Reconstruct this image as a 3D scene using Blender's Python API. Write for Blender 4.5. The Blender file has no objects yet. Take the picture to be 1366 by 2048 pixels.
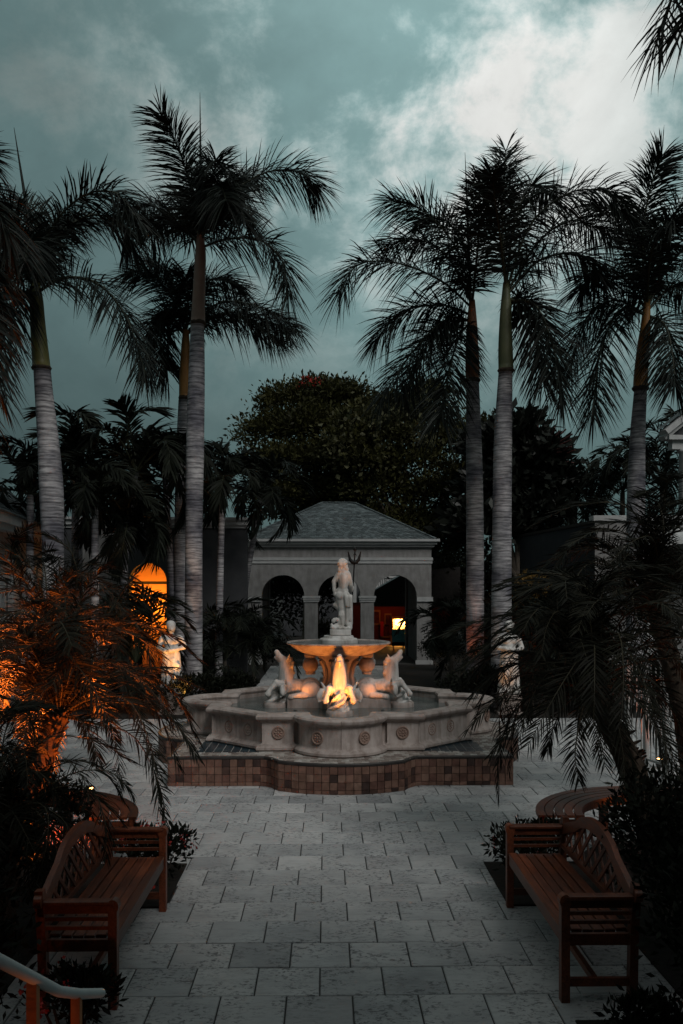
import bpy, bmesh, math, random
import numpy as np
from mathutils import Vector, Matrix, Quaternion

# ------------------------------------------------------------------ camera / light / exposure
SC = bpy.context.scene
COL = SC.collection
R = math.radians
F_PX, HOR, CX, CAM_H, YAW = 1750.0, 1180.0, 683.0, 2.55, R(1.0)
cam_d = bpy.data.cameras.new('camera'); cam = bpy.data.objects.new('camera', cam_d); COL.objects.link(cam)
cam.location = (0, 0, CAM_H); cam.rotation_euler = (R(90), 0, -YAW)
cam_d.sensor_fit = 'HORIZONTAL'; cam_d.sensor_width = 36.0
cam_d.lens = F_PX / 1366.0 * 36.0
cam_d.shift_y = (HOR - 1024.0) / 1366.0
cam_d.clip_start = 0.1; cam_d.clip_end = 3000
SC.camera = cam
SC.view_settings.view_transform = 'Standard'; SC.view_settings.look = 'None'
SC.view_settings.gamma = 1.0; SC.view_settings.exposure = 0.0

SUN_EL, SUN_AZ = R(44), R(150)         # soft light through the cloud from behind the camera's right shoulder
def build_world():
    w = bpy.data.worlds.new('World'); SC.world = w; w.use_nodes = True
    nt = w.node_tree; N = nt.nodes; L = nt.links
    N.clear()
    out = N.new('ShaderNodeOutputWorld'); bg = N.new('ShaderNodeBackground')
    L.new(bg.outputs[0], out.inputs[0])
    sky = N.new('ShaderNodeTexSky'); sky.sky_type = 'NISHITA'; sky.sun_disc = False
    sky.sun_elevation = SUN_EL; sky.sun_rotation = SUN_AZ
    sky.dust_density = 0.6; sky.air_density = 1.0
    tc = N.new('ShaderNodeTexCoord')
    def math_(op, a, b=None, clamp=False):
        n = N.new('ShaderNodeMath'); n.operation = op; n.use_clamp = clamp
        for i, v in enumerate((a, b)):
            if v is None: continue
            if isinstance(v, (int, float)): n.inputs[i].default_value = v
            else: L.new(v, n.inputs[i])
        return n.outputs[0]
    sep = N.new('ShaderNodeSeparateXYZ'); L.new(tc.outputs['Generated'], sep.inputs[0])
    zc = math_('MAXIMUM', sep.outputs[2], 0.0)
    den = math_('ADD', zc, 0.75)
    px = math_('DIVIDE', sep.outputs[0], den); py = math_('DIVIDE', sep.outputs[1], den)
    comb = N.new('ShaderNodeCombineXYZ'); L.new(px, comb.inputs[0]); L.new(py, comb.inputs[1])
    def noise(scale, detail, rough, dist, off):
        m = N.new('ShaderNodeMapping'); m.inputs['Location'].default_value = off
        L.new(comb.outputs[0], m.inputs[0])
        n = N.new('ShaderNodeTexNoise'); n.inputs['Scale'].default_value = scale
        n.inputs['Detail'].default_value = detail; n.inputs['Roughness'].default_value = rough
        n.inputs['Distortion'].default_value = dist
        L.new(m.outputs[0], n.inputs['Vector']); return n.outputs['Fac']
    n1 = noise(4.3, 6, .56, .15, (3.9, 1.1, 0))
    n2 = noise(11, 7, .66, .2, (7.3, 2.2, 0))
    n3 = noise(2.2, 3, .5, .2, (1.3, 5.2, 0))
    # brighter parts of the cloud deck, where the low sun stands behind it
    nv = N.new('ShaderNodeVectorMath'); nv.operation = 'NORMALIZE'; L.new(tc.outputs['Generated'], nv.inputs[0])
    def lobe_(vec, pw):
        gl = N.new('ShaderNodeVectorMath'); gl.operation = 'DOT_PRODUCT'; gl.inputs[1].default_value = Vector(vec).normalized()
        L.new(nv.outputs[0], gl.inputs[0]); return math_('POWER', math_('MAXIMUM', gl.outputs['Value'], 0.0), pw)
    g1 = math_('ADD', lobe_((.245, 1, .575), 26.0), math_('MULTIPLY', lobe_((.02, 1, .56), 70.0), .42))
    g1 = math_('ADD', g1, math_('MULTIPLY', lobe_((-.145, 1, .62), 260.0), .22))
    c = math_('ADD', math_('MULTIPLY', n1, 0.62), math_('MULTIPLY', n2, 0.38))
    def ramp_(x, a_, b_):
        m = N.new('ShaderNodeMapRange'); m.interpolation_type = 'SMOOTHSTEP'; m.inputs[1].default_value = a_; m.inputs[2].default_value = b_; L.new(x, m.inputs[0]); return m.outputs[0]
    c1 = ramp_(c, .45, .585)
    c1 = math_('MULTIPLY', c1, ramp_(zc, .10, .40)); c = c1
    z2 = math_('POWER', zc, 1.25)
    lum = math_('ADD', math_('ADD', 0.055, math_('MULTIPLY', z2, 0.23)), math_('MULTIPLY', lobe_((.14, 1, .45), 16.0), .15))
    lum = math_('MULTIPLY', lum, math_('ADD', .72, math_('MULTIPLY', n3, .56)))
    hi = math_('MULTIPLY', math_('MULTIPLY', math_('ADD', .16, c1), g1), 0.36)
    hi2 = math_('MULTIPLY', math_('MULTIPLY', c1, z2), 0.06)
    n4 = noise(6.5, 6, .58, .3, (2.2, 8.1, 0))
    lum = math_('ADD', lum, math_('ADD', hi, hi2))
    lum = math_('MULTIPLY', lum, math_('ADD', .56, math_('MULTIPLY', n4, math_('ADD', .62, math_('MULTIPLY', n2, .5)))))
    # colour: teal in the thin deck, greyer in the thick bright cloud and overhead
    wmix = math_('ADD', math_('MULTIPLY', c1, 0.35), math_('MULTIPLY', math_('MULTIPLY', g1, c1), 0.6), True)
    wmix = math_('ADD', wmix, math_('MULTIPLY', ramp_(zc, .5, .95), .7), True)
    mc = N.new('ShaderNodeMix'); mc.data_type = 'RGBA'
    mc.inputs[6].default_value = (0.64, 1.03, 1.03, 1); mc.inputs[7].default_value = (1.0, 1.01, .98, 1)
    L.new(wmix, mc.inputs[0])
    mul = N.new('ShaderNodeVectorMath'); mul.operation = 'SCALE'
    L.new(mc.outputs[2], mul.inputs[0]); L.new(lum, mul.inputs['Scale'])
    # a little of the clear sky shows through where the deck is thin
    sk = N.new('ShaderNodeVectorMath'); sk.operation = 'SCALE'; L.new(sky.outputs[0], sk.inputs[0])
    L.new(math_('MULTIPLY', math_('MULTIPLY', math_('SUBTRACT', 1.0, c, True), zc), 0.005), sk.inputs['Scale'])
    ad = N.new('ShaderNodeVectorMath'); ad.operation = 'ADD'
    L.new(mul.outputs[0], ad.inputs[0]); L.new(sk.outputs[0], ad.inputs[1])
    L.new(ad.outputs[0], bg.inputs[0]); bg.inputs[1].default_value = 1.0
build_world()
sl = bpy.data.lights.new('sun', 'SUN'); sl.energy = 1.45; sl.angle = R(26); sl.color = (1, .97, .94)
so = bpy.data.objects.new('sun', sl); COL.objects.link(so)
sd = Vector((math.sin(SUN_AZ) * math.cos(SUN_EL), math.cos(SUN_AZ) * math.cos(SUN_EL), math.sin(SUN_EL)))
so.rotation_euler = (-sd).to_track_quat('-Z', 'Y').to_euler(); so.location = (20, -30, 40)

# ------------------------------------------------------------------ coordinates
FWD = Vector((math.sin(YAW), math.cos(YAW), 0)); RGT = Vector((math.cos(YAW), -math.sin(YAW), 0))
def UD(u, d, z=0.0):
    return FWD * d + RGT * u + Vector((0, 0, z))
def P(x, y, d):
    return UD((x - CX) / F_PX * d, d, CAM_H - (y - HOR) / F_PX * d)
def PX(x, d, z=0.0):
    return UD((x - CX) / F_PX * d, d, z)

rng = np.random.default_rng(7)
random.seed(5)

# ------------------------------------------------------------------ materials
MATS = {}
def material(name, c1, c2=None, scale=6.0, rough=.8, bump=0.0, bscale=None, detail=5, vary=0.0, spec=.3, coords='pos', metal=0.0, trans=0.0, emis=None, coat=0):
    if name in MATS: return MATS[name]
    m = bpy.data.materials.new(name); m.use_nodes = True
    nt = m.node_tree; N = nt.nodes; L = nt.links
    b = N['Principled BSDF']
    b.inputs['Roughness'].default_value = rough; b.inputs['Metallic'].default_value = metal
    b.inputs['Specular IOR Level'].default_value = spec
    if coat: b.inputs['Coat Weight'].default_value = coat
    if emis:
        b.inputs['Emission Color'].default_value = (*emis[0], 1); b.inputs['Emission Strength'].default_value = emis[1]
    c2 = c2 or c1
    geo = N.new('ShaderNodeNewGeometry')
    if coords == 'pos': vec = geo.outputs['Position']
    else:
        tc = N.new('ShaderNodeTexCoord'); vec = tc.outputs['Object']
    n = N.new('ShaderNodeTexNoise'); n.inputs['Scale'].default_value = scale; n.inputs['Detail'].default_value = detail
    n.inputs['Roughness'].default_value = .6
    L.new(vec, n.inputs['Vector'])
    r = N.new('ShaderNodeValToRGB'); r.color_ramp.elements[0].position = .3; r.color_ramp.elements[1].position = .7
    r.color_ramp.elements[0].color = (*c1, 1); r.color_ramp.elements[1].color = (*c2, 1)
    L.new(n.outputs['Fac'], r.inputs[0])
    col = r.outputs[0]
    if vary:
        oi = N.new('ShaderNodeObjectInfo')
        ad = N.new('ShaderNodeMath'); ad.operation = 'ADD'
        L.new(oi.outputs['Random'], ad.inputs[0]); L.new(geo.outputs['Random Per Island'], ad.inputs[1])
        fr = N.new('ShaderNodeMath'); fr.operation = 'FRACT'; L.new(ad.outputs[0], fr.inputs[0])
        mr = N.new('ShaderNodeMapRange'); mr.inputs[3].default_value = 1 - vary; mr.inputs[4].default_value = 1 + vary
        L.new(fr.outputs[0], mr.inputs[0])
        sc = N.new('ShaderNodeVectorMath'); sc.operation = 'SCALE'
        L.new(col, sc.inputs[0]); L.new(mr.outputs[0], sc.inputs['Scale']); col = sc.outputs[0]
    L.new(col, b.inputs['Base Color'])
    if bump:
        n2 = N.new('ShaderNodeTexNoise'); n2.inputs['Scale'].default_value = bscale or scale * 3
        n2.inputs['Detail'].default_value = 6; L.new(vec, n2.inputs['Vector'])
        bp = N.new('ShaderNodeBump'); bp.inputs['Strength'].default_value = bump; bp.inputs['Distance'].default_value = .02
        L.new(n2.outputs['Fac'], bp.inputs['Height']); L.new(bp.outputs[0], b.inputs['Normal'])
    if trans:
        tr = N.new('ShaderNodeBsdfTranslucent'); L.new(col, tr.inputs[0])
        mx = N.new('ShaderNodeMixShader'); mx.inputs[0].default_value = trans
        L.new(b.outputs[0], mx.inputs[1]); L.new(tr.outputs[0], mx.inputs[2])
        L.new(mx.outputs[0], N['Material Output'].inputs[0])
    MATS[name] = m
    return m

def paver_material():
    m = bpy.data.materials.new('travertine_paver'); m.use_nodes = True
    nt = m.node_tree; N = nt.nodes; L = nt.links; b = N['Principled BSDF']
    geo = N.new('ShaderNodeNewGeometry'); oi = N.new('ShaderNodeObjectInfo')
    ad = N.new('ShaderNodeMath'); ad.operation = 'ADD'; L.new(oi.outputs['Random'], ad.inputs[0]); L.new(geo.outputs['Random Per Island'], ad.inputs[1])
    fr = N.new('ShaderNodeMath'); fr.operation = 'FRACT'; L.new(ad.outputs[0], fr.inputs[0])
    off = N.new('ShaderNodeCombineXYZ'); m7 = N.new('ShaderNodeMath'); m7.operation = 'MULTIPLY'; m7.inputs[1].default_value = 57.0
    L.new(fr.outputs[0], m7.inputs[0]); L.new(m7.outputs[0], off.inputs[2])
    va = N.new('ShaderNodeVectorMath'); va.operation = 'ADD'; L.new(geo.outputs['Position'], va.inputs[0]); L.new(off.outputs[0], va.inputs[1])
    def noise(sc, de, ro, st=(1, 1, 1)):
        mp = N.new('ShaderNodeMapping'); mp.inputs['Scale'].default_value = st; L.new(va.outputs[0], mp.inputs[0])
        n = N.new('ShaderNodeTexNoise'); n.inputs['Scale'].default_value = sc; n.inputs['Detail'].default_value = de; n.inputs['Roughness'].default_value = ro
        n.inputs['Distortion'].default_value = .4
        L.new(mp.outputs[0], n.inputs['Vector']); return n.outputs['Fac']
    def ramp(fac, p0, c0, p1, c1):
        r = N.new('ShaderNodeValToRGB'); e = r.color_ramp.elements
        e[0].position = p0; e[0].color = (*c0, 1); e[1].position = p1; e[1].color = (*c1, 1)
        L.new(fac, r.inputs[0]); return r.outputs[0]
    def mult(a, b_):
        mm = N.new('ShaderNodeMix'); mm.data_type = 'RGBA'; mm.blend_type = 'MULTIPLY'; mm.inputs[0].default_value = 1
        L.new(a, mm.inputs[6]); L.new(b_, mm.inputs[7]); return mm.outputs[2]
    base = ramp(noise(3.5, 6, .6, (1, 1.5, 1)), .3, (.42, .425, .43), .72, (.52, .52, .52))
    tint = ramp(fr.outputs[0], 0, (.80, .82, .82), 1, (1.05, 1.04, 1.02))
    pits = ramp(noise(24, 8, .72, (1, 1.6, 1)), .42, (.32, .32, .33), .48, (1, 1, 1))
    zone = ramp(noise(3.2, 4, .55), .40, (1, 1, 1), .55, (0, 0, 0))
    mz = N.new('ShaderNodeMix'); mz.data_type = 'RGBA'; L.new(zone, mz.inputs[0]); mz.inputs[7].default_value = (1, 1, 1, 1); L.new(pits, mz.inputs[6])
    inv = N.new('ShaderNodeMix'); inv.data_type = 'RGBA'; 
    streak = ramp(noise(7, 7, .65, (1, 4, 1)), .28, (.80, .80, .80), .52, (1, 1, 1))
    stain = ramp(noise(.8, 4, .6), .3, (.66, .66, .67), .6, (1, 1, 1))
    col = mult(mult(mult(mult(base, tint), mz.outputs[2]), streak), stain)
    L.new(col, b.inputs['Base Color']); b.inputs['Roughness'].default_value = .62; b.inputs['Specular IOR Level'].default_value = .35
    bp = N.new('ShaderNodeBump'); bp.inputs['Strength'].default_value = .35; bp.inputs['Distance'].default_value = .01
    L.new(noise(22, 8, .7), bp.inputs['Height']); L.new(bp.outputs[0], b.inputs['Normal'])
    return m

def tile_material(name, cols, rough=.6):
    m = bpy.data.materials.new(name); m.use_nodes = True
    nt = m.node_tree; N = nt.nodes; L = nt.links; b = N['Principled BSDF']
    geo = N.new('ShaderNodeNewGeometry'); oi = N.new('ShaderNodeObjectInfo')
    ad = N.new('ShaderNodeMath'); ad.operation = 'ADD'; L.new(oi.outputs['Random'], ad.inputs[0]); L.new(geo.outputs['Random Per Island'], ad.inputs[1])
    fr = N.new('ShaderNodeMath'); fr.operation = 'FRACT'; L.new(ad.outputs[0], fr.inputs[0])
    r = N.new('ShaderNodeValToRGB'); r.color_ramp.interpolation = 'CONSTANT'; e = r.color_ramp.elements
    while len(e) > 1: e.remove(e[0])
    for i, c in enumerate(cols):
        el = e[0] if i == 0 else e.new(i / len(cols))
        el.position = i / len(cols); el.color = (*c, 1)
    L.new(fr.outputs[0], r.inputs[0])
    n = N.new('ShaderNodeTexNoise'); n.inputs['Scale'].default_value = 14; n.inputs['Detail'].default_value = 6; L.new(geo.outputs['Position'], n.inputs['Vector'])
    r2 = N.new('ShaderNodeValToRGB'); r2.color_ramp.elements[0].position = .3; r2.color_ramp.elements[0].color = (.62, .6, .58, 1)
    r2.color_ramp.elements[1].position = .65; r2.color_ramp.elements[1].color = (1.1, 1.1, 1.1, 1); L.new(n.outputs['Fac'], r2.inputs[0])
    mm = N.new('ShaderNodeMix'); mm.data_type = 'RGBA'; mm.blend_type = 'MULTIPLY'; mm.inputs[0].default_value = 1
    L.new(r.outputs[0], mm.inputs[6]); L.new(r2.outputs[0], mm.inputs[7]); L.new(mm.outputs[2], b.inputs['Base Color'])
    b.inputs['Roughness'].default_value = rough; b.inputs['Specular IOR Level'].default_value = .3
    bp = N.new('ShaderNodeBump'); bp.inputs['Strength'].default_value = .25; bp.inputs['Distance'].default_value = .006
    L.new(n.outputs['Fac'], bp.inputs['Height']); L.new(bp.outputs[0], b.inputs['Normal'])
    return m

def trunk_material():
    m = bpy.data.materials.new('palm_trunk_bark'); m.use_nodes = True
    nt = m.node_tree; N = nt.nodes; L = nt.links; b = N['Principled BSDF']
    geo = N.new('ShaderNodeNewGeometry')
    mp = N.new('ShaderNodeMapping'); mp.inputs['Scale'].default_value = (1.4, 1.4, 13); L.new(geo.outputs['Position'], mp.inputs[0])
    n = N.new('ShaderNodeTexNoise'); n.inputs['Scale'].default_value = 2.2; n.inputs['Detail'].default_value = 7; n.inputs['Roughness'].default_value = .66
    L.new(mp.outputs[0], n.inputs['Vector'])
    n2 = N.new('ShaderNodeTexNoise'); n2.inputs['Scale'].default_value = 1.6; n2.inputs['Detail'].default_value = 6; L.new(geo.outputs['Position'], n2.inputs['Vector'])
    r = N.new('ShaderNodeValToRGB'); e = r.color_ramp.elements
    e[0].position = .34; e[0].color = (.10, .10, .107, 1); e[1].position = .60; e[1].color = (.45, .44, .45, 1)
    L.new(n.outputs['Fac'], r.inputs[0])
    r2 = N.new('ShaderNodeValToRGB'); e = r2.color_ramp.elements
    e[0].position = .36; e[0].color = (.34, .34, .38, 1); e[1].position = .62; e[1].color = (1.1, 1.08, 1.06, 1); L.new(n2.outputs['Fac'], r2.inputs[0])
    mm = N.new('ShaderNodeMix'); mm.data_type = 'RGBA'; mm.blend_type = 'MULTIPLY'; mm.inputs[0].default_value = 1
    wv = N.new('ShaderNodeTexWave'); wv.wave_type = 'BANDS'; wv.bands_direction = 'Z'; wv.inputs['Scale'].default_value = 2.6; wv.inputs['Distortion'].default_value = 2.2; wv.inputs['Detail'].default_value = 3; wv.inputs['Detail Scale'].default_value = 1.4
    L.new(geo.outputs['Position'], wv.inputs['Vector'])
    r3 = N.new('ShaderNodeValToRGB'); e = r3.color_ramp.elements; e[0].position = .0; e[0].color = (.60, .59, .60, 1); e[1].position = .25; e[1].color = (1, 1, 1, 1); L.new(wv.outputs['Fac'], r3.inputs[0])
    m2 = N.new('ShaderNodeMix'); m2.data_type = 'RGBA'; m2.blend_type = 'MULTIPLY'; m2.inputs[0].default_value = 1
    L.new(r.outputs[0], mm.inputs[6]); L.new(r2.outputs[0], mm.inputs[7]); L.new(mm.outputs[2], m2.inputs[6]); L.new(r3.outputs[0], m2.inputs[7]); L.new(m2.outputs[2], b.inputs['Base Color'])
    b.inputs['Roughness'].default_value = .9; b.inputs['Specular IOR Level'].default_value = .15
    bp = N.new('ShaderNodeBump'); bp.inputs['Strength'].default_value = .6; bp.inputs['Distance'].default_value = .02
    L.new(n.outputs['Fac'], bp.inputs['Height']); L.new(bp.outputs[0], b.inputs['Normal'])
    return m

def stone_material(name, c1, c2, dark, rough=.75):
    m = bpy.data.materials.new(name); m.use_nodes = True
    nt = m.node_tree; N = nt.nodes; L = nt.links; b = N['Principled BSDF']
    geo = N.new('ShaderNodeNewGeometry')
    def noise(sc, de, st=(1, 1, 1)):
        mp = N.new('ShaderNodeMapping'); mp.inputs['Scale'].default_value = st; L.new(geo.outputs['Position'], mp.inputs[0])
        n = N.new('ShaderNodeTexNoise'); n.inputs['Scale'].default_value = sc; n.inputs['Detail'].default_value = de; n.inputs['Roughness'].default_value = .62
        L.new(mp.outputs[0], n.inputs['Vector']); return n.outputs['Fac']
    def ramp(fac, p0, c0, p1, c1_):
        r = N.new('ShaderNodeValToRGB'); e = r.color_ramp.elements
        e[0].position = p0; e[0].color = (*c0, 1); e[1].position = p1; e[1].color = (*c1_, 1)
        L.new(fac, r.inputs[0]); return r.outputs[0]
    def mult(a, b_):
        mm = N.new('ShaderNodeMix'); mm.data_type = 'RGBA'; mm.blend_type = 'MULTIPLY'; mm.inputs[0].default_value = 1
        L.new(a, mm.inputs[6]); L.new(b_, mm.inputs[7]); return mm.outputs[2]
    col = mult(ramp(noise(5, 6), .3, c1, .7, c2), ramp(noise(9, 7, (1, 1, .18)), .34, dark, .55, (1, 1, 1)))
    col = mult(col, ramp(noise(1.7, 5), .3, (.78, .77, .77), .6, (1, 1, 1)))
    L.new(col, b.inputs['Base Color']); b.inputs['Roughness'].default_value = rough; b.inputs['Specular IOR Level'].default_value = .3
    bp = N.new('ShaderNodeBump'); bp.inputs['Strength'].default_value = .3; bp.inputs['Distance'].default_value = .012
    L.new(noise(26, 8), bp.inputs['Height']); L.new(bp.outputs[0], b.inputs['Normal'])
    return m

M_PAVER = paver_material()
M_SOIL = material('garden_soil', (.008, .007, .006), (.018, .014, .011), 5, .95, .5)
M_JOINT = material('joint_sand', (.035, .034, .032), (.06, .058, .055), 9, .95, .2)
M_TRUNK = trunk_material()
M_STONE = stone_material('cast_stone', (.29, .245, .225), (.42, .37, .34), (.60, .54, .51))
M_MARBLE = stone_material('weathered_marble', (.50, .48, .46), (.66, .645, .62), (.55, .52, .49))
M_TILE = tile_material('quarry_tile', [(.15, .08, .06), (.19, .105, .078), (.12, .06, .046), (.17, .095, .07), (.20, .12, .09), (.14, .074, .055), (.175, .098, .072), (.045, .026, .022), (.16, .09, .066), (.19, .11, .083), (.07, .038, .03)])
M_TOPTILE = tile_material('top_tile', [(.34, .315, .29), (.22, .185, .165), (.38, .36, .335), (.28, .245, .22), (.17, .135, .12)])
M_BLUE = tile_material('blue_tile', [(.012, .026, .035), (.018, .036, .046), (.010, .020, .03)], .3)
M_TRIM = material('dark_edge_tile', (.02, .018, .018), (.04, .035, .032), 8, .45, .1)
M_MORTAR = material('mortar', (.10, .08, .07), (.15, .12, .10), 10, .95, .2)
M_GROUT = material('pale_grout', (.30, .28, .26), (.38, .36, .33), 10, .95, .2)
def teak_material():
    m = bpy.data.materials.new('oiled_teak'); m.use_nodes = True
    nt = m.node_tree; N = nt.nodes; L = nt.links; b = N['Principled BSDF']
    geo = N.new('ShaderNodeNewGeometry'); oi = N.new('ShaderNodeObjectInfo'); tc = N.new('ShaderNodeTexCoord')
    cx = N.new('ShaderNodeCombineXYZ'); m7 = N.new('ShaderNodeMath'); m7.operation = 'MULTIPLY'; m7.inputs[1].default_value = 31.0; L.new(oi.outputs['Random'], m7.inputs[0]); L.new(m7.outputs[0], cx.inputs[1])
    va = N.new('ShaderNodeVectorMath'); va.operation = 'ADD'; L.new(tc.outputs['Object'], va.inputs[0]); L.new(cx.outputs[0], va.inputs[1])
    def noise(sc, st):
        mp = N.new('ShaderNodeMapping'); mp.inputs['Scale'].default_value = st; L.new(va.outputs[0], mp.inputs[0])
        n = N.new('ShaderNodeTexNoise'); n.inputs['Scale'].default_value = sc; n.inputs['Detail'].default_value = 6; n.inputs['Roughness'].default_value = .62; n.inputs['Distortion'].default_value = .5
        L.new(mp.outputs[0], n.inputs['Vector']); return n.outputs['Fac']
    def ramp(fac, p0, c0, p1, c1):
        r = N.new('ShaderNodeValToRGB'); e = r.color_ramp.elements; e[0].position = p0; e[0].color = (*c0, 1); e[1].position = p1; e[1].color = (*c1, 1); L.new(fac, r.inputs[0]); return r.outputs[0]
    def mult(a_, b_):
        mm = N.new('ShaderNodeMix'); mm.data_type = 'RGBA'; mm.blend_type = 'MULTIPLY'; mm.inputs[0].default_value = 1; L.new(a_, mm.inputs[6]); L.new(b_, mm.inputs[7]); return mm.outputs[2]
    grain = noise(9, (6, .5, 6))
    col = ramp(grain, .3, (.06, .014, .006), .7, (.20, .058, .022))
    col = mult(col, ramp(oi.outputs['Random'], 0, (.55, .55, .58), 1, (1.25, 1.15, 1.1)))
    col = mult(col, ramp(noise(3.2, (1, .6, 1)), .32, (.5, .52, .56), .62, (1.12, 1.1, 1.08)))
    L.new(col, b.inputs['Base Color']); rr = N.new('ShaderNodeMapRange'); rr.inputs[3].default_value = .30; rr.inputs[4].default_value = .62; L.new(grain, rr.inputs[0]); L.new(rr.outputs[0], b.inputs['Roughness'])
    bp = N.new('ShaderNodeBump'); bp.inputs['Strength'].default_value = .35; bp.inputs['Distance'].default_value = .006; L.new(grain, bp.inputs['Height']); L.new(bp.outputs[0], b.inputs['Normal'])
    return m
M_TEAK = teak_material()
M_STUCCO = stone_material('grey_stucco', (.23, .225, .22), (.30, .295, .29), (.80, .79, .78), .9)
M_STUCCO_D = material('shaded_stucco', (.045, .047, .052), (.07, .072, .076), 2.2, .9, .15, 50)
M_WHITE = material('white_trim', (.34, .345, .345), (.45, .455, .45), 4, .7, .08, 40)
M_SLATE = material('slate_shingle', (.055, .072, .076), (.10, .118, .122), 5, .75, .2, 30, vary=.40)
M_ORANGE = material('ochre_plaster', (.55, .33, .13), (.62, .38, .16), 3, .85, .1, 40)
M_IRON = material('black_iron', (.012, .012, .013), (.022, .021, .02), 12, .5, .2, metal=.4)
M_RAIL = material('painted_rail', (.50, .55, .55), (.58, .62, .62), 9, .4, .05, spec=.5)
M_RUST = material('rusty_post', (.40, .15, .07), (.52, .22, .10), 14, .8, .2)
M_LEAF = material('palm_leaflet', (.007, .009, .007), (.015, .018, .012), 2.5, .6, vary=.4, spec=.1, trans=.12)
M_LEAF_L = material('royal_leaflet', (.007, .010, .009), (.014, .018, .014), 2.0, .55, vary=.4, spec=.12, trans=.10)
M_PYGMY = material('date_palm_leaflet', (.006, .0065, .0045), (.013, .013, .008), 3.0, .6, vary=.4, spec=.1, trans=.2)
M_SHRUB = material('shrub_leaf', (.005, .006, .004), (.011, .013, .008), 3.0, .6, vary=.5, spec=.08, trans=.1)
M_TREE = material('tree_leaf', (.016, .018, .006), (.05, .047, .014), .55, .6, vary=.4, spec=.15, trans=.2)
M_TREE_P = material('pale_tree_leaf', (.05, .052, .024), (.11, .105, .055), .7, .6, vary=.4, spec=.2, trans=.15)
M_SCHEF = material('umbrella_tree_leaf', (.007, .009, .007), (.017, .019, .015), .9, .45, vary=.4, spec=.25, trans=.08)
M_BARK = material('tree_bark', (.05, .04, .032), (.09, .075, .06), 5, .9, .5)
M_FIBRE = material('date_palm_trunk', (.028, .02, .014), (.055, .04, .028), 9, .95, .8, 22)
M_RED = material('red_blossom', (.30, .018, .015), (.42, .04, .03), 9, .6, vary=.3)
M_LAMP = material('lamp_housing', (.03, .03, .03), (.045, .043, .04), 9, .45, metal=.5)
AMBER = (1.0, .17, .018)
M_GLOW = material('lit_lens', (.9, .5, .2), rough=.4, emis=((1.0, .48, .14), 14.0))
M_WATER = None

def shaft(name, a, b): return material(name, a, b, 2.2, .55, .15, 12, spec=.35)

# ------------------------------------------------------------------ mesh helpers
def npmesh(name, V, Fq, mats, midx=None, smooth=False):
    V = np.asarray(V, dtype=np.float32).reshape(-1, 3); Fq = np.asarray(Fq, dtype=np.int32)
    k = Fq.shape[1]
    me = bpy.data.meshes.new(name)
    me.vertices.add(len(V)); me.vertices.foreach_set('co', V.ravel())
    me.loops.add(Fq.size); me.loops.foreach_set('vertex_index', Fq.ravel())
    me.polygons.add(len(Fq)); me.polygons.foreach_set('loop_start', np.arange(0, Fq.size, k, dtype=np.int32))
    for m in mats: me.materials.append(m)
    if midx is not None: me.polygons.foreach_set('material_index', np.asarray(midx, dtype=np.int32))
    if smooth: me.polygons.foreach_set('use_smooth', np.ones(len(Fq), dtype=bool))
    me.update(calc_edges=True)
    return me

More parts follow.
